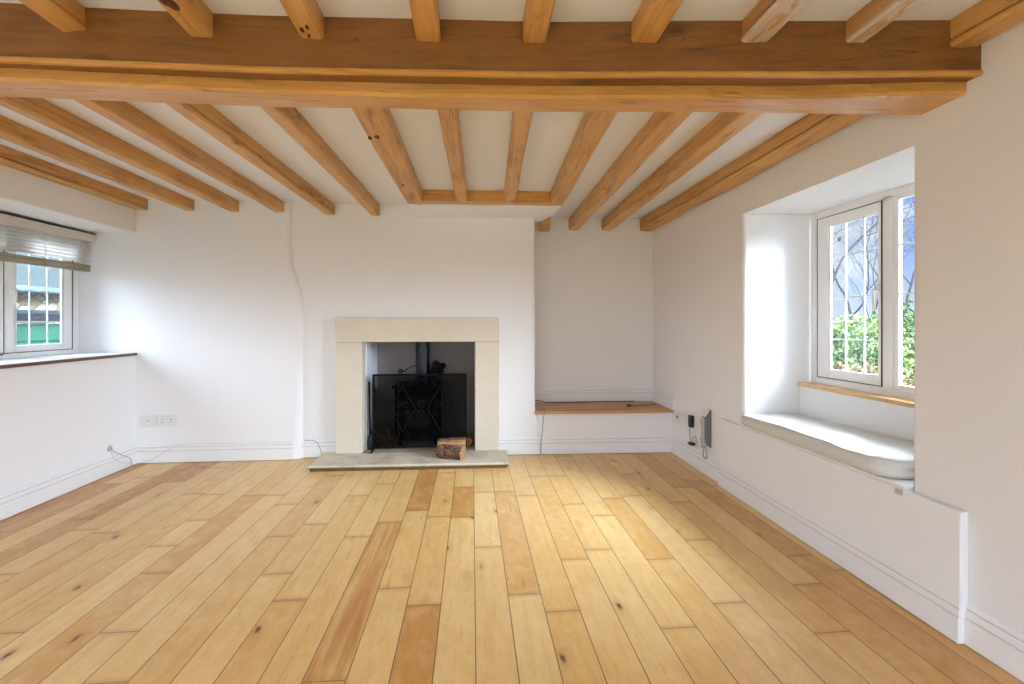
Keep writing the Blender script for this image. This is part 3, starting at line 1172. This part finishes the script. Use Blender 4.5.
HZ = .0445
log_piece('firewood_log', (-.165, 3.672, HZ + .046), math.radians(-24), .205, .050,
          'short barky firewood log in front on the hearth, pale cut end facing right', seed=3)
log_piece('firewood_log', (-.160, 3.765, HZ + .062), math.radians(-3), .215, .070,
          'larger split log lying behind the barky one on the hearth', split=.80, tilt=-.04, seed=9, squash=.95).rotation_euler = (math.radians(66), -.02, math.radians(-2))
lg = log_piece('firewood_log', (-.020, 4.06, HZ + .045), math.radians(70), .16, .05,
               'small log tucked in the right corner behind the spark screen', split=.5, seed=15)
lg = log_piece('firewood_log', (-.765, 4.10, HZ + .072), math.radians(5), .13, .075,
               'sawn block of firewood in the left corner behind the spark screen', split=.75, seed=22)
lg.rotation_euler = (math.radians(-80), 0, math.radians(4))

# hearth poker + brush leaning in the left corner
ft = empty('hearth_brush', (-.845, 3.99, HZ))
tag(ft, 'black long-handled hearth brush leaning in the left corner of the fireplace', 'brush')
b = MB().tube([(-.845, 4.0, .16), (-.853, 4.01, .42), (-.856, 4.015, .60)], [.008, .006, .008], 8)
rel(b.build('handle', M['iron'], smooth=True), ft)
b = MB().lathe([(.026, .045), (.032, .08), (.027, .14), (.012, .165)], (-.838, 3.99, 0), n=14)
rel(b.build('bristle_head', M['black'], smooth=True, auto=40), ft)

# ------------------------------------------------------------------ alcove bench
ab = empty('alcove_bench', (1.1, 3.87, 0))
tag(ab, 'low white boxed bench with an oiled oak top built into the alcove', 'bench')
b = MB()
b.prism([(.545, 3.881), (XR - .001, 3.845), (XR - .001, 3.90), (.545, 3.92)], 0, .3395)
rel(b.build('front_panel', M['wall']), ab)
bw = MB()
# local X along the board
pl = [(.516, 3.850)] + [(.530, 3.838), (.56, 3.834), (1.0, 3.825), (XR - .002, 3.806), (XR - .002, 4.268), (.528, 4.268), (.526, 3.93)]
bw.prism(pl, .340, .364)
rel(bw.build('seat_board', M['bench_wood'], bevel=.005), ab)
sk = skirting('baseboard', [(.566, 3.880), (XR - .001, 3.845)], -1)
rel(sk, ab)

# ------------------------------------------------------------------ window seat
ws = empty('window_seat', (1.68, 2.25, 0))
tag(ws, 'white boxed-in window seat front below the deep right window', 'window seat')
PX, PY0, PY1, PZ = 1.659, 1.466, 3.035, .452
b = MB().box((PX, PY0, 0), (XR, PY1, PZ))
rel(b.build('front_panel', M['wall'], bevel=.005), ws)
b = MB().box((1.661, OY0 + .003, .4525), (2.057, OY1 - .003, .4645))
rel(b.build('seat_board', M['trim'], bevel=.003), ws)
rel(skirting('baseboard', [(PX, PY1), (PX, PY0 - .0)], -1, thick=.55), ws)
b = MB().box((1.648, 1.682, .430), (1.6588, 1.708, .449))
rel(b.build('catch', M['chrome'], bevel=.002), ws)

# cushion
cu = empty('seat_cushion', (1.85, 2.25, .4648))
tag(cu, 'flat pale grey linen box cushion lying on the window seat', 'cushion')


def cushion_ring(inset, z, seed=0):
    x0, x1, y0, y1 = 1.652 + inset, 2.050 - inset, 1.735 + inset, 2.79 - inset
    pts = []
    for (cx, cy, a0, rr) in ((x0 + .09, y0 + .10, 180, .09), (x1 - .06, y0 + .06, 270, .06), (x1 - .03, y1 - .03, 0, .03), (x0 + .05, y1 - .05, 90, .05)):
        for i in range(7):
            a_ = math.radians(a0 + 90 * i / 6)
            pts.append((cx + rr * math.cos(a_), cy + rr * math.sin(a_)))
    full = []
    nn = len(pts)
    for i in range(nn):
        p, q = Vector(pts[i]), Vector(pts[(i + 1) % nn])
        s = max(1, int((q - p).length / .05))
        for k in range(s):
            full.append(p + (q - p) * k / s)
    return full


def cush_z(x, y, z):
    w_ = noise.noise((x * 5, y * 4, 2)) * .009 + noise.noise((x * 16, y * 13, 5)) * .004
    dip = -.016 * math.exp(-((y - 1.99 - (x - 1.7) * .5) / .035) ** 2) * max(0, 1 - abs(x - 1.76) / .2) - .010 * math.exp(-((y - 1.88 - (x - 1.7) * .7) / .03) ** 2) * max(0, 1 - abs(x - 1.80) / .16)
    sag = .012 * (1 - (y - 1.7) / 1.1)
    return z + w_ + dip + sag


ring0 = cushion_ring(.0, 0)
cen = Vector((1.85, 2.24))
rings = []
levels = [(.10, .4648, 0), (.012, .4648, 0), (.002, .470, 0), (-.007, .492, 0), (-.004, .512, .4), (.004, .524, .8), (.014, .528, 1)]
for ins, z, k in levels:
    rings.append([((p.x if True else 0), p.y, (cush_z(p.x, p.y, z) if k == 1 else z + (cush_z(p.x, p.y, 0)) * k)) for p in cushion_ring(ins, z)])
for sft in (.85, .7, .55, .4, .25, .1):
    base = cushion_ring(.014, 0)
    rings.append([(cen.x + (p.x - cen.x) * sft, cen.y + (p.y - cen.y) * sft,
                   cush_z(cen.x + (p.x - cen.x) * sft, cen.y + (p.y - cen.y) * sft, .528 + .012 * (1 - sft))) for p in base])
n0 = len(rings[0])
rings = [r_ for r_ in rings if len(r_) == n0] if all(len(r_) == n0 for r_ in rings) else None or [
    [r_[int(i * len(r_) / n0)] for i in range(n0)] for r_ in rings]
o = MB().loft(rings).build('cover', M['linen'], smooth=True, auto=70)
rel(o, cu)
pp = [(p.x, p.y, cush_z(p.x, p.y, .5275)) for p in cushion_ring(.008, 0)]
pp.append(pp[0])
rel(MB().tube(pp, .0042, 6, False).build('piping', M['linen'], smooth=True), cu)

# ------------------------------------------------------------------ venetian blind (left window)
vb = empty('venetian_blind', (-2.91, 3.1, 1.77))
tag(vb, 'cream venetian blind half raised over the left window', 'blind')
BX = -2.912
b = MB().box((BX, 2.2, 1.712), (BX + .012, YB - .003, 1.772))
b.box((BX - .05, 2.2, 1.745), (BX, YB - .003, 1.772))
rel(b.build('valance', M['valance'], bevel=.002), vb)
b = MB().box((BX - .055, 2.2, 1.773), (BX + .014, YB - .003, 1.779))
rel(b.build('headrail', M['gasket']), vb)
zs = [1.703, 1.679, 1.655, 1.631, 1.607, 1.584, 1.562]
for k, z in enumerate(zs):
    yend = 3.872 - .004 * (k % 3)
    tilt = .005 + .003 * (k % 2)
    rr = [[(BX - .044, y, z - tilt), (BX - .022, y, z + .003), (BX + .002, y, z + tilt), (BX + .002, y, z + tilt + .003), (BX - .022, y, z + .006), (BX - .044, y, z - tilt + .003)] for y in (2.22, 3.0, yend)]
    rel(MB().loft(rr).build('slat', M['slat'], smooth=True, auto=30), vb)
b = MB().box((BX - .046, 2.22, 1.484), (BX + .004, 3.858, 1.534))
rel(b.build('bottom_rail', M['rail'], bevel=.003), vb)
for y in (2.5, 3.2, 3.47, 3.74):
    b = MB().box((BX + .0045, y - .013, 1.482), (BX + .006, y + .013, 1.537))
    rel(b.build('ladder_tape', M['tape']), vb)
    b = MB().tube([(BX + .006, y, 1.712), (BX + .007, y, 1.62), (BX + .006, y, 1.53)], .0014, 5)
    rel(b.build('lift_cord', M['cable_white']), vb)


# ------------------------------------------------------------------ sockets, phone, cables
def socket_back(x0, x1, z0, z1, label, name, gang):
    r_ = empty(name, ((x0 + x1) / 2, YB, (z0 + z1) / 2))
    tag(r_, label, 'socket')
    b = MB().box((x0, YB - .011, z0), (x1, YB, z1))
    rel(b.build('plate', M['plastic'], bevel=.003), r_)
    h = MB()
    for c in gang:
        cx = x0 + (x1 - x0) * c
        y = YB - .0118
        zc = (z0 + z1) / 2 - .004
        h.box((cx - .003, y, zc + .010), (cx + .003, y + .002, zc + .019))
        h.box((cx - .014, y, zc - .010), (cx - .007, y + .002, zc - .005))
        h.box((cx + .007, y, zc - .010), (cx + .014, y + .002, zc - .005))
        rel(h.build('slots', M['plastic_dark']), r_)
        h = MB()
    return r_


r1_ = socket_back(-2.578, -2.459, .284, .373, 'white aerial wall plate in the left corner, left of the double socket', 'aerial_socket', [])
h = MB().lathe([(.007, 0), (.007, .004), (.003, .004), (.003, .001)], (-2.515, YB - .0145, .329), 'y', 14)
rel(h.build('connector', M['chrome'], smooth=True), r1_)
for xx in (-2.545, -2.485):
    h = MB().lathe([(.003, 0), (.003, .001)], (xx, YB - .0118, .329), 'y', 8)
    rel(h.build('screw', M['chrome']), r1_)
r2_ = socket_back(-2.448, -2.308, .284, .373, 'white double power socket low on the back wall by the left corner', 'double_socket', [.27, .73])
for xx in (-2.395, -2.36):
    h = MB().box((xx - .005, YB - .014, .346), (xx + .005, YB - .011, .362))
    rel(h.build('rocker_switch', M['plastic'], bevel=.001), r2_)


def plate_right(y0, y1, z0, z1, name, label):
    r_ = empty(name, (XR, (y0 + y1) / 2, (z0 + z1) / 2))
    tag(r_, label, 'socket')
    b = MB().box((XR - .010, y0, z0), (XR, y1, z1))
    rel(b.build('plate', M['plastic'], bevel=.003), r_)
    return r_


p1 = plate_right(3.69, 3.775, .275, .362, 'wall_socket', 'small white wall plate next to the oak bench end')
h = MB().box((XR - .0125, 3.72, .31), (XR - .0095, 3.745, .33))
rel(h.build('jack', M['plastic_dark']), p1)
p2 = plate_right(3.435, 3.683, .292, .380, 'wall_socket', 'wide white power socket holding the black adapter')
h = MB().box((XR - .014, 3.63, .352), (XR - .0095, 3.645, .368))
rel(h.build('rocker_switch', M['plastic']), p2)

pa = empty('power_adapter', (XR - .02, 3.45, .34))
tag(pa, 'black plug-in power adapter with its lead dangling to a black plug', 'adapter')
b = MB().box((XR - .040, 3.432, .298), (XR - .0105, 3.478, .388))
rel(b.build('body', M['black'], bevel=.004), pa)
b = MB().tube(spline([(XR - .03, 3.468, .30), (XR - .028, 3.470, .25), (XR - .026, 3.465, .20), (XR - .024, 3.455, .185)], 6), .0022, 6)
rel(b.build('lead', M['cable_dark'], smooth=True), pa)
b = MB().tube(spline([(XR - .024, 3.46, .19), (XR - .02, 3.43, .232), (XR - .02, 3.40, .238), (XR - .02, 3.375, .215), (XR - .016, 3.36, .19)], 6), .002, 6)
rel(b.build('lead', M['cable_grey'], smooth=True), pa)
b = MB().loft([[(XR - .024 + .016 * q * math.cos(2 * PI * i / 8), 3.51 - .12 * t_, .163 + .020 * t_ + .016 * q * math.sin(2 * PI * i / 8)) for i in range(8)]
               for t_, q in ((0, .15), (.12, .7), (.4, 1), (.7, .85), (.92, .5), (1, .12))])
rel(b.build('plug', M['black'], smooth=True), pa)

ph = empty('wall_phone', (XR, 3.22, .33))
tag(ph, 'grey corded telephone handset hung on the right wall above the skirting', 'telephone')
b = MB()
side = [(XR, .476), (XR - .012, .470), (XR - .048, .415), (XR - .048, .25), (XR - .036, .225), (XR, .205)]
b.loft([[(x + (.003 if k in (0, 3) and 0 else 0), y, z) for x, z in side] for k, y in enumerate((3.195, 3.198, 3.250, 3.253))])
rel(b.build('cradle', M['phone'], bevel=.004), ph)
b = MB()
rings = []
for z, d0, d1, wy in [(.222, .040, .056, .016), (.236, .038, .064, .021), (.270, .040, .063, .021), (.295, .046, .058, .017), (.355, .046, .058, .017), (.380, .040, .063, .021), (.405, .038, .064, .021), (.420, .042, .056, .015)]:
    yc = 3.224
    rings.append([(XR - d0, yc - wy, z), (XR - d1 + .006, yc - wy, z), (XR - d1, yc - wy + .007, z), (XR - d1, yc + wy - .007, z), (XR - d1 + .006, yc + wy, z), (XR - d0, yc + wy, z)])
b.loft(rings)
rel(b.build('handset', M['phone_light'], smooth=True, auto=50), ph)
b = MB().loft([[(XR - .003, y, .474), (XR - .0125, y, .4725), (XR - .0445, y, .426), (XR - .040, y, .4255)] for y in (3.204, 3.246)])  # white strip painting the sheen on the cradle's slanted top
rel(b.build('top_sheen', M['plastic'], bevel=.001), ph)
cp = []
path = spline([(XR - .04, 3.215, .23), (XR - .035, 3.195, .17), (XR - .035, 3.20, .135), (XR - .035, 3.235, .128), (XR - .03, 3.262, .16), (XR - .02, 3.255, .215)], 26)
for i, p in enumerate(path):
    a_ = i * 1.25
    cp.append(p + Vector((math.cos(a_), math.sin(a_) * .6, math.sin(a_) * .6)) * .0035)
rel(MB().tube(cp, .0024, 5).build('coiled_cord', M['cable_grey'], smooth=True), ph)
b = MB().tube(spline([(XR - .012, 3.25, .225), (XR - .012, 3.29, .200), (XR - .010, 3.315, .18), (XR - .008, 3.33, .19)], 6), .003, 6)
rel(b.build('line_cord', M['cable_grey'], smooth=True), ph)

# left wall cable outlet and wires
co_ = empty('cable_outlet', (XL, 3.63, .187))
tag(co_, 'round grey cable outlet low on the left wall with two thin wires', 'cable outlet')
b = MB().lathe([(.022, 0), (.022, .006), (.014, .010), (.006, .010)], (XL, 3.63, .187), 'x', 18)
rel(b.build('collar', M['phone_light'], smooth=True, auto=40), co_)
b = MB().tube(spline([(XL + .01, 3.632, .183), (XL + .02, 3.66, .15), (XL + .028, 3.74, .10), (XL + .03, 3.80, .06), (XL + .03, 3.815, .004)], 8), .0022, 6)
rel(b.build('wire', M['cable_grey'], smooth=True), co_)
b = MB().tube(spline([(XL + .01, 3.628, .183), (XL + .018, 3.65, .11), (XL + .028, 3.72, .055), (XL + .03, 3.79, .035), (XL + .032, 3.812, .004)], 8), .0022, 6)
rel(b.build('wire', M['cable_white'], smooth=True), co_)

cb_ = MB().tube(spline([(XL + .03, 3.845, .004), (-2.55, YB - .022, .012), (-2.48, YB - .021, .03), (-2.40, YB - .021, .08), (-2.34, YB - .019, .112), (-2.30, YB - .016, .137)]
                       + [(x, YB - .006, .139) for x in (-2.2, -2.0, -1.8, -1.6)] + [(-1.44, YB - .008, .139)], 6), .003, 6)
tag(cb_.build('skirting_cable', M['cable_white'], smooth=True), 'thin off-white cable clipped along the skirting left of the fireplace', 'cable')
cb_ = MB().tube(spline([(-1.35, fyw(-1.3) - .012, .139), (-1.28, fyw(-1.28) - .008, .139), (-1.24, fyw(-1.24) - .021, .11), (-1.215, fyw(-1.2) - .022, .05), (-1.205, fyw(-1.2) - .022, .004)], 8), .003, 6)
tag(cb_.build('hearth_cable', M['cable_grey'], smooth=True), 'short grey cable dropping over the skirting left of the hearth', 'cable')

cb_ = MB().tube(spline([(.527, 4.15, .405), (.56, 4.17, .400), (.62, 4.20, .388), (.68, 4.22, .370), (.78, 4.235, .3675), (.95, 4.240, .3675), (1.2, 4.245, .3675), (1.4, 4.24, .3675), (1.5, 4.24, .3675)], 8), .0035, 6)
tag(cb_.build('bench_cable', M['cable_dark'], smooth=True), 'dark cable lying along the back of the oak bench top', 'cable')
cb_ = empty('bench_plug', (1.36, 3.98, .365))
tag(cb_, 'small dark plug with a short lead on the right of the bench top', 'cable')
rel(MB().tube(spline([(1.37, 3.985, .372), (1.45, 4.01, .368), (1.55, 4.05, .3675), (1.64, 4.06, .3675)], 8), .003, 6).build('lead', M['cable_dark'], smooth=True), cb_)
rel(MB().loft([[(1.335 + t_ * .05, 3.975 + t_ * .012 + q * .012 * math.cos(2 * PI * i / 8), .3755 + q * .010 * math.sin(2 * PI * i / 8)) for i in range(8)] for t_, q in ((0, .3), (.15, 1), (.7, 1), (1, .35))]).build('plug', M['black'], smooth=True), cb_)
cb_ = MB().tube(spline([(.552, 3.93, .3665), (.572, 3.875, .3675), (.592, 3.836, .3685), (.594, 3.8265, .362), (.592, 3.825, .345), (.588, 3.845, .31), (.580, 3.858, .2), (.572, 3.856, .13), (.569, 3.856, .06), (.568, 3.852, .004)], 8), .003, 6)
tag(cb_.build('dangling_cable', M['cable_grey'], smooth=True), 'thin grey cable hanging over the left end of the bench to the floor', 'cable')

# ------------------------------------------------------------------ outside
g = MB().box((-30, -25, -.6), (30, 40, -.13))
gm = NT('rough_grass')
gm.set(gm.ramp(gm.noise(gm.coords(), 3, 5), [(.3, lin(40, 46, 24)), (.7, lin(62, 65, 40))]), .9)
struct(g.build('ground', gm.mat), 'rough grass outside the windows')

LM = [leaf_mat('bright_leaves', lin(44, 66, 19), lin(71, 99, 33), lin(107, 120, 46)),
      leaf_mat('deep_leaves', lin(33, 55, 24), lin(55, 80, 34), lin(85, 103, 50)),
      leaf_mat('olive_leaves', lin(67, 66, 27), lin(93, 85, 39), lin(115, 90, 54))]
M['stem'] = bark_mat('grey_bark', lin(26, 24, 22), lin(55, 51, 49))


def shrub(c, rx, ry, h, n, mat, label, seed, leaf=.05):
    rnd = random.Random(seed)
    root = empty('garden_shrub', c)
    tag(root, label, 'shrub', 'shrubs outside the right window')
    mb = MB()
    for k in range(n):
        u, v = rnd.random() * 2 * PI, math.acos(1 - 1.25 * rnd.random())
        q = .72 + .34 * rnd.random()
        b = 1 + .25 * noise.noise((math.cos(u) * 2 + seed, math.sin(u) * 2, v * 2))
        p = Vector((rx * math.cos(u) * math.sin(v) * q * b, ry * math.sin(u) * math.sin(v) * q * b, h * .35 + h * .65 * math.cos(v) * q * b))
        if p.z < 0:
            p.z = rnd.random() * .2
        d = Vector((rnd.gauss(0, 1), rnd.gauss(0, 1), rnd.gauss(0, .7) + .3)).normalized()
        s = d.orthogonal().normalized()
        s.rotate(Matrix.Rotation(rnd.random() * 6.3, 3, d))
        L_ = leaf * (.6 + .8 * rnd.random())
        w_ = L_ * .32
        nrm = d.cross(s)
        mb._add([p, p + d * L_ * .5 + s * w_ + nrm * w_ * .3, p + d * L_, p + d * L_ * .5 - s * w_ + nrm * w_ * .3], [(0, 1, 2), (0, 2, 3)])
    mb.build('foliage', mat, root)
    sm = MB()
    for k in range(7):
        a_ = k * .9 + seed
        sm.tube([(0, 0, 0), (rx * .3 * math.cos(a_), ry * .3 * math.sin(a_), h * .4), (rx * .6 * math.cos(a_), ry * .6 * math.sin(a_), h * .8)], [.03, .02, .006], 6)
    sm.build('stems', M['stem'], root, smooth=True)
    return root


def tree(base, h, seed, label, lean=(0, 0), depth=6, spread=.55, r0=.10, first=.30, buds=False, name='bare_tree', density=(2, 3, 3)):
    rnd = random.Random(seed)
    root = empty(name, base)
    tag(root, label, 'tree', 'bare trees outside the right window')
    tr, br, bu = MB(), MB(), MB()

    def grow(p, d, L_, r_, lv):
        pts = [p]
        nseg = 4
        q = Vector(p)
        dd = Vector(d)
        for i in range(nseg):
            dd = (dd + Vector((rnd.gauss(0, .13), rnd.gauss(0, .13), rnd.gauss(0, .09) + (.03 if lv else 0)))).normalized()
            q = q + dd * L_ / nseg
            pts.append(q.copy())
        rs = [r_ * (1 - .45 * i / nseg) for i in range(nseg + 1)]
        (tr if lv == 0 else br).tube(pts, rs, 8 if lv == 0 else (6 if lv < 3 else 3), lv == 0)
        if lv >= depth:
            if buds:
                for k in range(2):
                    c = pts[rnd.randint(1, nseg)]
                    bu.lathe([(.001, -.022), (.016, -.008), (.018, .006), (.002, .024)], c + Vector((rnd.gauss(0, .012), rnd.gauss(0, .012), rnd.gauss(0, .012))), 'z', 5)
            return
        kids = 3 if lv < 1 else rnd.choice(density)
        for k in range(kids):
            t_ = 1.0 if k == 0 else .35 + .6 * rnd.random()
            idx = min(nseg, max(1, int(round(t_ * nseg))))
            ax = dd.orthogonal().normalized()
            ax.rotate(Matrix.Rotation(rnd.random() * 2 * PI, 3, dd))
            nd = dd.copy()
            nd.rotate(Matrix.Rotation((.25 if k == 0 else spread + .35 * rnd.random()), 3, ax))
            grow(pts[idx], nd, L_ * (.70 + .14 * rnd.random()), r_ * (.62 if k == 0 else .48), lv + 1)
    grow(Vector((0, 0, 0)), Vector((lean[0], lean[1], 1)).normalized(), h * first, r0, 0)
    tr.build('trunk', M['stem'], root, smooth=True)
    br.build('branches', M['stem'], root, smooth=True)
    if buds:
        tag(bu.build('buds', M['stem'], root), kind='stuff')
    return root


shrub(spot(800, 8.6, -.13), 1.0, .9, 1.15, 2600, LM[1], 'deep green bush at the far left of the right window view', 3, .085)
shrub(spot(857, 8.2, -.13), .85, .8, 1.32, 2800, LM[0], 'bright green rounded bush seen through the middle of the right casement', 5, .08)
shrub(spot(912, 9.0, -.13), 1.2, .9, 1.50, 3000, LM[1], 'tall green bush seen through the right-hand fixed light', 7, .085)
shrub(spot(862, 6.9, -.13), .75, .5, .62, 1800, LM[2], 'low olive and russet shrub in front of the bright green bush', 9, .06)
shrub(spot(905, 6.6, -.13), .55, .5, .50, 1500, LM[2], 'low russet shrub below the right-hand fixed light', 11, .06)
shrub(spot(1010, 8.5, -.13), 1.2, .9, 1.3, 2000, LM[0], 'green bush beyond the near edge of the right window', 13, .085)
tree(spot(770, 6.6, -.13), 5.0, 21, 'bare tree close to the right window with twisting budded branches', lean=(.45, -.35), depth=5, spread=.62, r0=.042, first=.27, buds=True, density=(2, 2, 3))
tree(spot(915, 12.5, -.13), 7.0, 8, 'fine-twigged bare tree further off behind the shrubs', depth=7, spread=.5, r0=.07, first=.25)
tree(spot(850, 15.5, -.13), 7.5, 15, 'distant bare tree behind the bright green bush', depth=7, spread=.5, r0=.07, first=.25)

# left side: rubble wall with a slate lean-to roof, green storage box
rw = NT('rubble_wall')
co = rw.coords((1, 1, 1.6))
vo = rw.n('ShaderNodeTexVoronoi', feature='DISTANCE_TO_EDGE')
vo.inputs['Scale'].default_value = 6.5
rw.l(co, vo.inputs['Vector'])
vc = rw.n('ShaderNodeTexVoronoi')
vc.inputs['Scale'].default_value = 6.5
rw.l(co, vc.inputs['Vector'])
sp_ = rw.n('ShaderNodeSeparateColor')
rw.l(vc.outputs['Color'], sp_.inputs[0])
c = rw.ramp(sp_.outputs[0], [(0, lin(96, 80, 62)), (.4, lin(140, 128, 108)), (.75, lin(158, 148, 132)), (1, lin(112, 84, 62))])
c = rw.mix(rw.ramp(vo.outputs['Distance'], [(.02, 1.0), (.07, 0.0)]), c, lin(84, 76, 52))
rw.bump(vo.outputs['Distance'], .6, .03)
rw.set(c, .9)
rw.mat.node_tree.nodes['Principled BSDF'].inputs['Specular IOR Level'].default_value = .05
slate = plain('grey_green_slate', lin(46, 52, 51), .9, 0, .12, 3, spec=.05)
DW = 5.6
sh = empty('stone_outbuilding', spot(20, DW, -.13))
tag(sh, 'pale rubble stone outbuilding with a grey roof beyond the left window', 'outbuilding')
yw = spot(20, DW, 0)
b = MB().box((yw.x - 1.2, yw.y - 2.2, -.13), (yw.x - .0, yw.y + 3.0, 1.47))
rel(b.build('stone_wall', rw.mat), sh)
b = MB()
b.loft([[(yw.x + .22, y, 1.48), (yw.x + .22, y, 1.52), (yw.x - 1.6, y, 2.35), (yw.x - 1.6, y, 2.3)] for y in (yw.y - 2.3, yw.y + 3.1)])
rel(b.build('roof', slate), sh)
b = MB().tube([(yw.x + .25, yw.y - 2.3, 1.485), (yw.x + .25, yw.y + 3.1, 1.465)], .04, 12)
rel(b.build('gutter', plain('blue_grey_gutter', lin(66, 92, 116), .8, spec=.05), smooth=True), sh)
DB = 4.6
yb_ = spot(30, DB, 0)
sb_ = empty('storage_box', (yb_.x, yb_.y, -.13))
tag(sb_, 'green boarded garden store with a slate-blue lid outside the left window', 'storage box')
gp = plain('sea_green_boards', lin(38, 92, 72), .9, 0, .1, 5, spec=.05)
b = MB()
for k in range(7):
    b.box((yb_.x - .75, yb_.y - 1.5, -.12 + k * .172), (yb_.x - .012 * (k % 2), yb_.y + 1.5, .047 + k * .172))
rel(b.build('boarded_side', gp, bevel=.004), sb_)
b = MB()
b.loft([[(yb_.x + .05, y, 1.095), (yb_.x + .05, y, 1.185), (yb_.x - .15, y, 1.215), (yb_.x - .8, y, 1.24), (yb_.x - .8, y, 1.095)] for y in (yb_.y - 1.55, yb_.y + 1.55)])
rel(b.build('lid', plain('slate_blue_lid', lin(26, 31, 38), .9, 0, .1, 3, spec=.05), bevel=.01), sb_)

# ------------------------------------------------------------------ sky and light
wd_ = bpy.data.worlds.new('sky')
SC.world = wd_
wd_.use_nodes = True
nt = wd_.node_tree
bg = nt.nodes['Background']


class WN(NT):
    def __init__(self):
        self.nt = nt


W_ = WN()
tc = W_.n('ShaderNodeTexCoord')
dirv = tc.outputs['Generated']
sep = W_.n('ShaderNodeSeparateXYZ')
W_.l(dirv, sep.inputs[0])
elev = sep.outputs[2]
mp = W_.n('ShaderNodeMapping')
mp.inputs['Scale'].default_value = (1, 1, 2.2)
W_.l(dirv, mp.inputs[0])
cn = W_.noise(mp.outputs[0], 3.6, 6, .58, .3)
cloud = W_.ramp(cn, [(.49, 0.0), (.60, 1.0)])
blue = W_.ramp(elev, [(0.0, (.44, .48, .57)), (.09, (.22, .34, .62)), (.24, (.075, .18, .56)), (.6, (.05, .12, .40))])
skyc = W_.mix(cloud, blue, (.50, .54, .58))


def lobe(az, el, power, gain):
    """sky glow added round a direction to light the room; az from +Y towards +X"""
    d_ = (math.cos(math.radians(el)) * math.sin(math.radians(az)), math.cos(math.radians(el)) * math.cos(math.radians(az)), math.sin(math.radians(el)))
    vm = W_.n('ShaderNodeVectorMath', operation='DOT_PRODUCT')
    W_.l(dirv, vm.inputs[0])
    vm.inputs[1].default_value = d_
    return W_.math('MULTIPLY', W_.math('POWER', W_.math('MAXIMUM', vm.outputs['Value'], 0.0), power), gain)


glow = W_.math('ADD', W_.math('ADD', lobe(118, 32, 6, 46.0), lobe(205, 36, 3, 2.8)), lobe(258, 34, 3, 11.0))  # out-of-view glows added for the right window, rear doors and left window
above = W_.ramp(elev, [(-.02, 0.0), (.04, 1.0)])
gl = W_.math('MULTIPLY', glow, above)
gcol = W_.n('ShaderNodeVectorMath', operation='SCALE')
gcol.inputs[0].default_value = (.82, .965, 1.215)
W_.l(gl, gcol.inputs['Scale'])
add = W_.n('ShaderNodeVectorMath', operation='ADD')
W_.l(skyc, add.inputs[0])
W_.l(gcol.outputs[0], add.inputs[1])
W_.l(add.outputs[0], bg.inputs['Color'])
bg.inputs['Strength'].default_value = 1.0
try:
    wd_.cycles.sampling_method = 'MANUAL'
    wd_.cycles.sample_map_resolution = 512
except Exception:
    pass


def portal(name, loc, rot, sx, sy):
    ld = bpy.data.lights.new(name, 'AREA')
    ld.shape = 'RECTANGLE'
    ld.size, ld.size_y = sx, sy
    ld.cycles.is_portal = True
    o_ = bpy.data.objects.new(name, ld)
    COL.objects.link(o_)
    o_.location = loc
    o_.rotation_euler = rot
    return o_


portal('daylight_portal_right', (2.22, 2.23, 1.25), (0, PI / 2, 0), 1.08, 1.15)
portal('daylight_portal_left', (-3.11, 3.02, 1.33), (0, -PI / 2, 0), .95, 1.75)
portal('daylight_portal_rear', ((DX0 + DX1) / 2, YREAR - .2, DZ / 2), (PI / 2, 0, 0), DX1 - DX0, DZ)

# ------------------------------------------------------------------ view
SC.view_settings.view_transform = 'Standard'
SC.view_settings.look = 'None'
SC.view_settings.gamma = 1.0
SC.view_settings.exposure = 0.81
SC.view_settings.use_curve_mapping = False
SC.cycles.max_bounces = 16
SC.cycles.diffuse_bounces = 10
SC.cycles.transparent_max_bounces = 16
SC.cycles.sample_clamp_indirect = 12.0
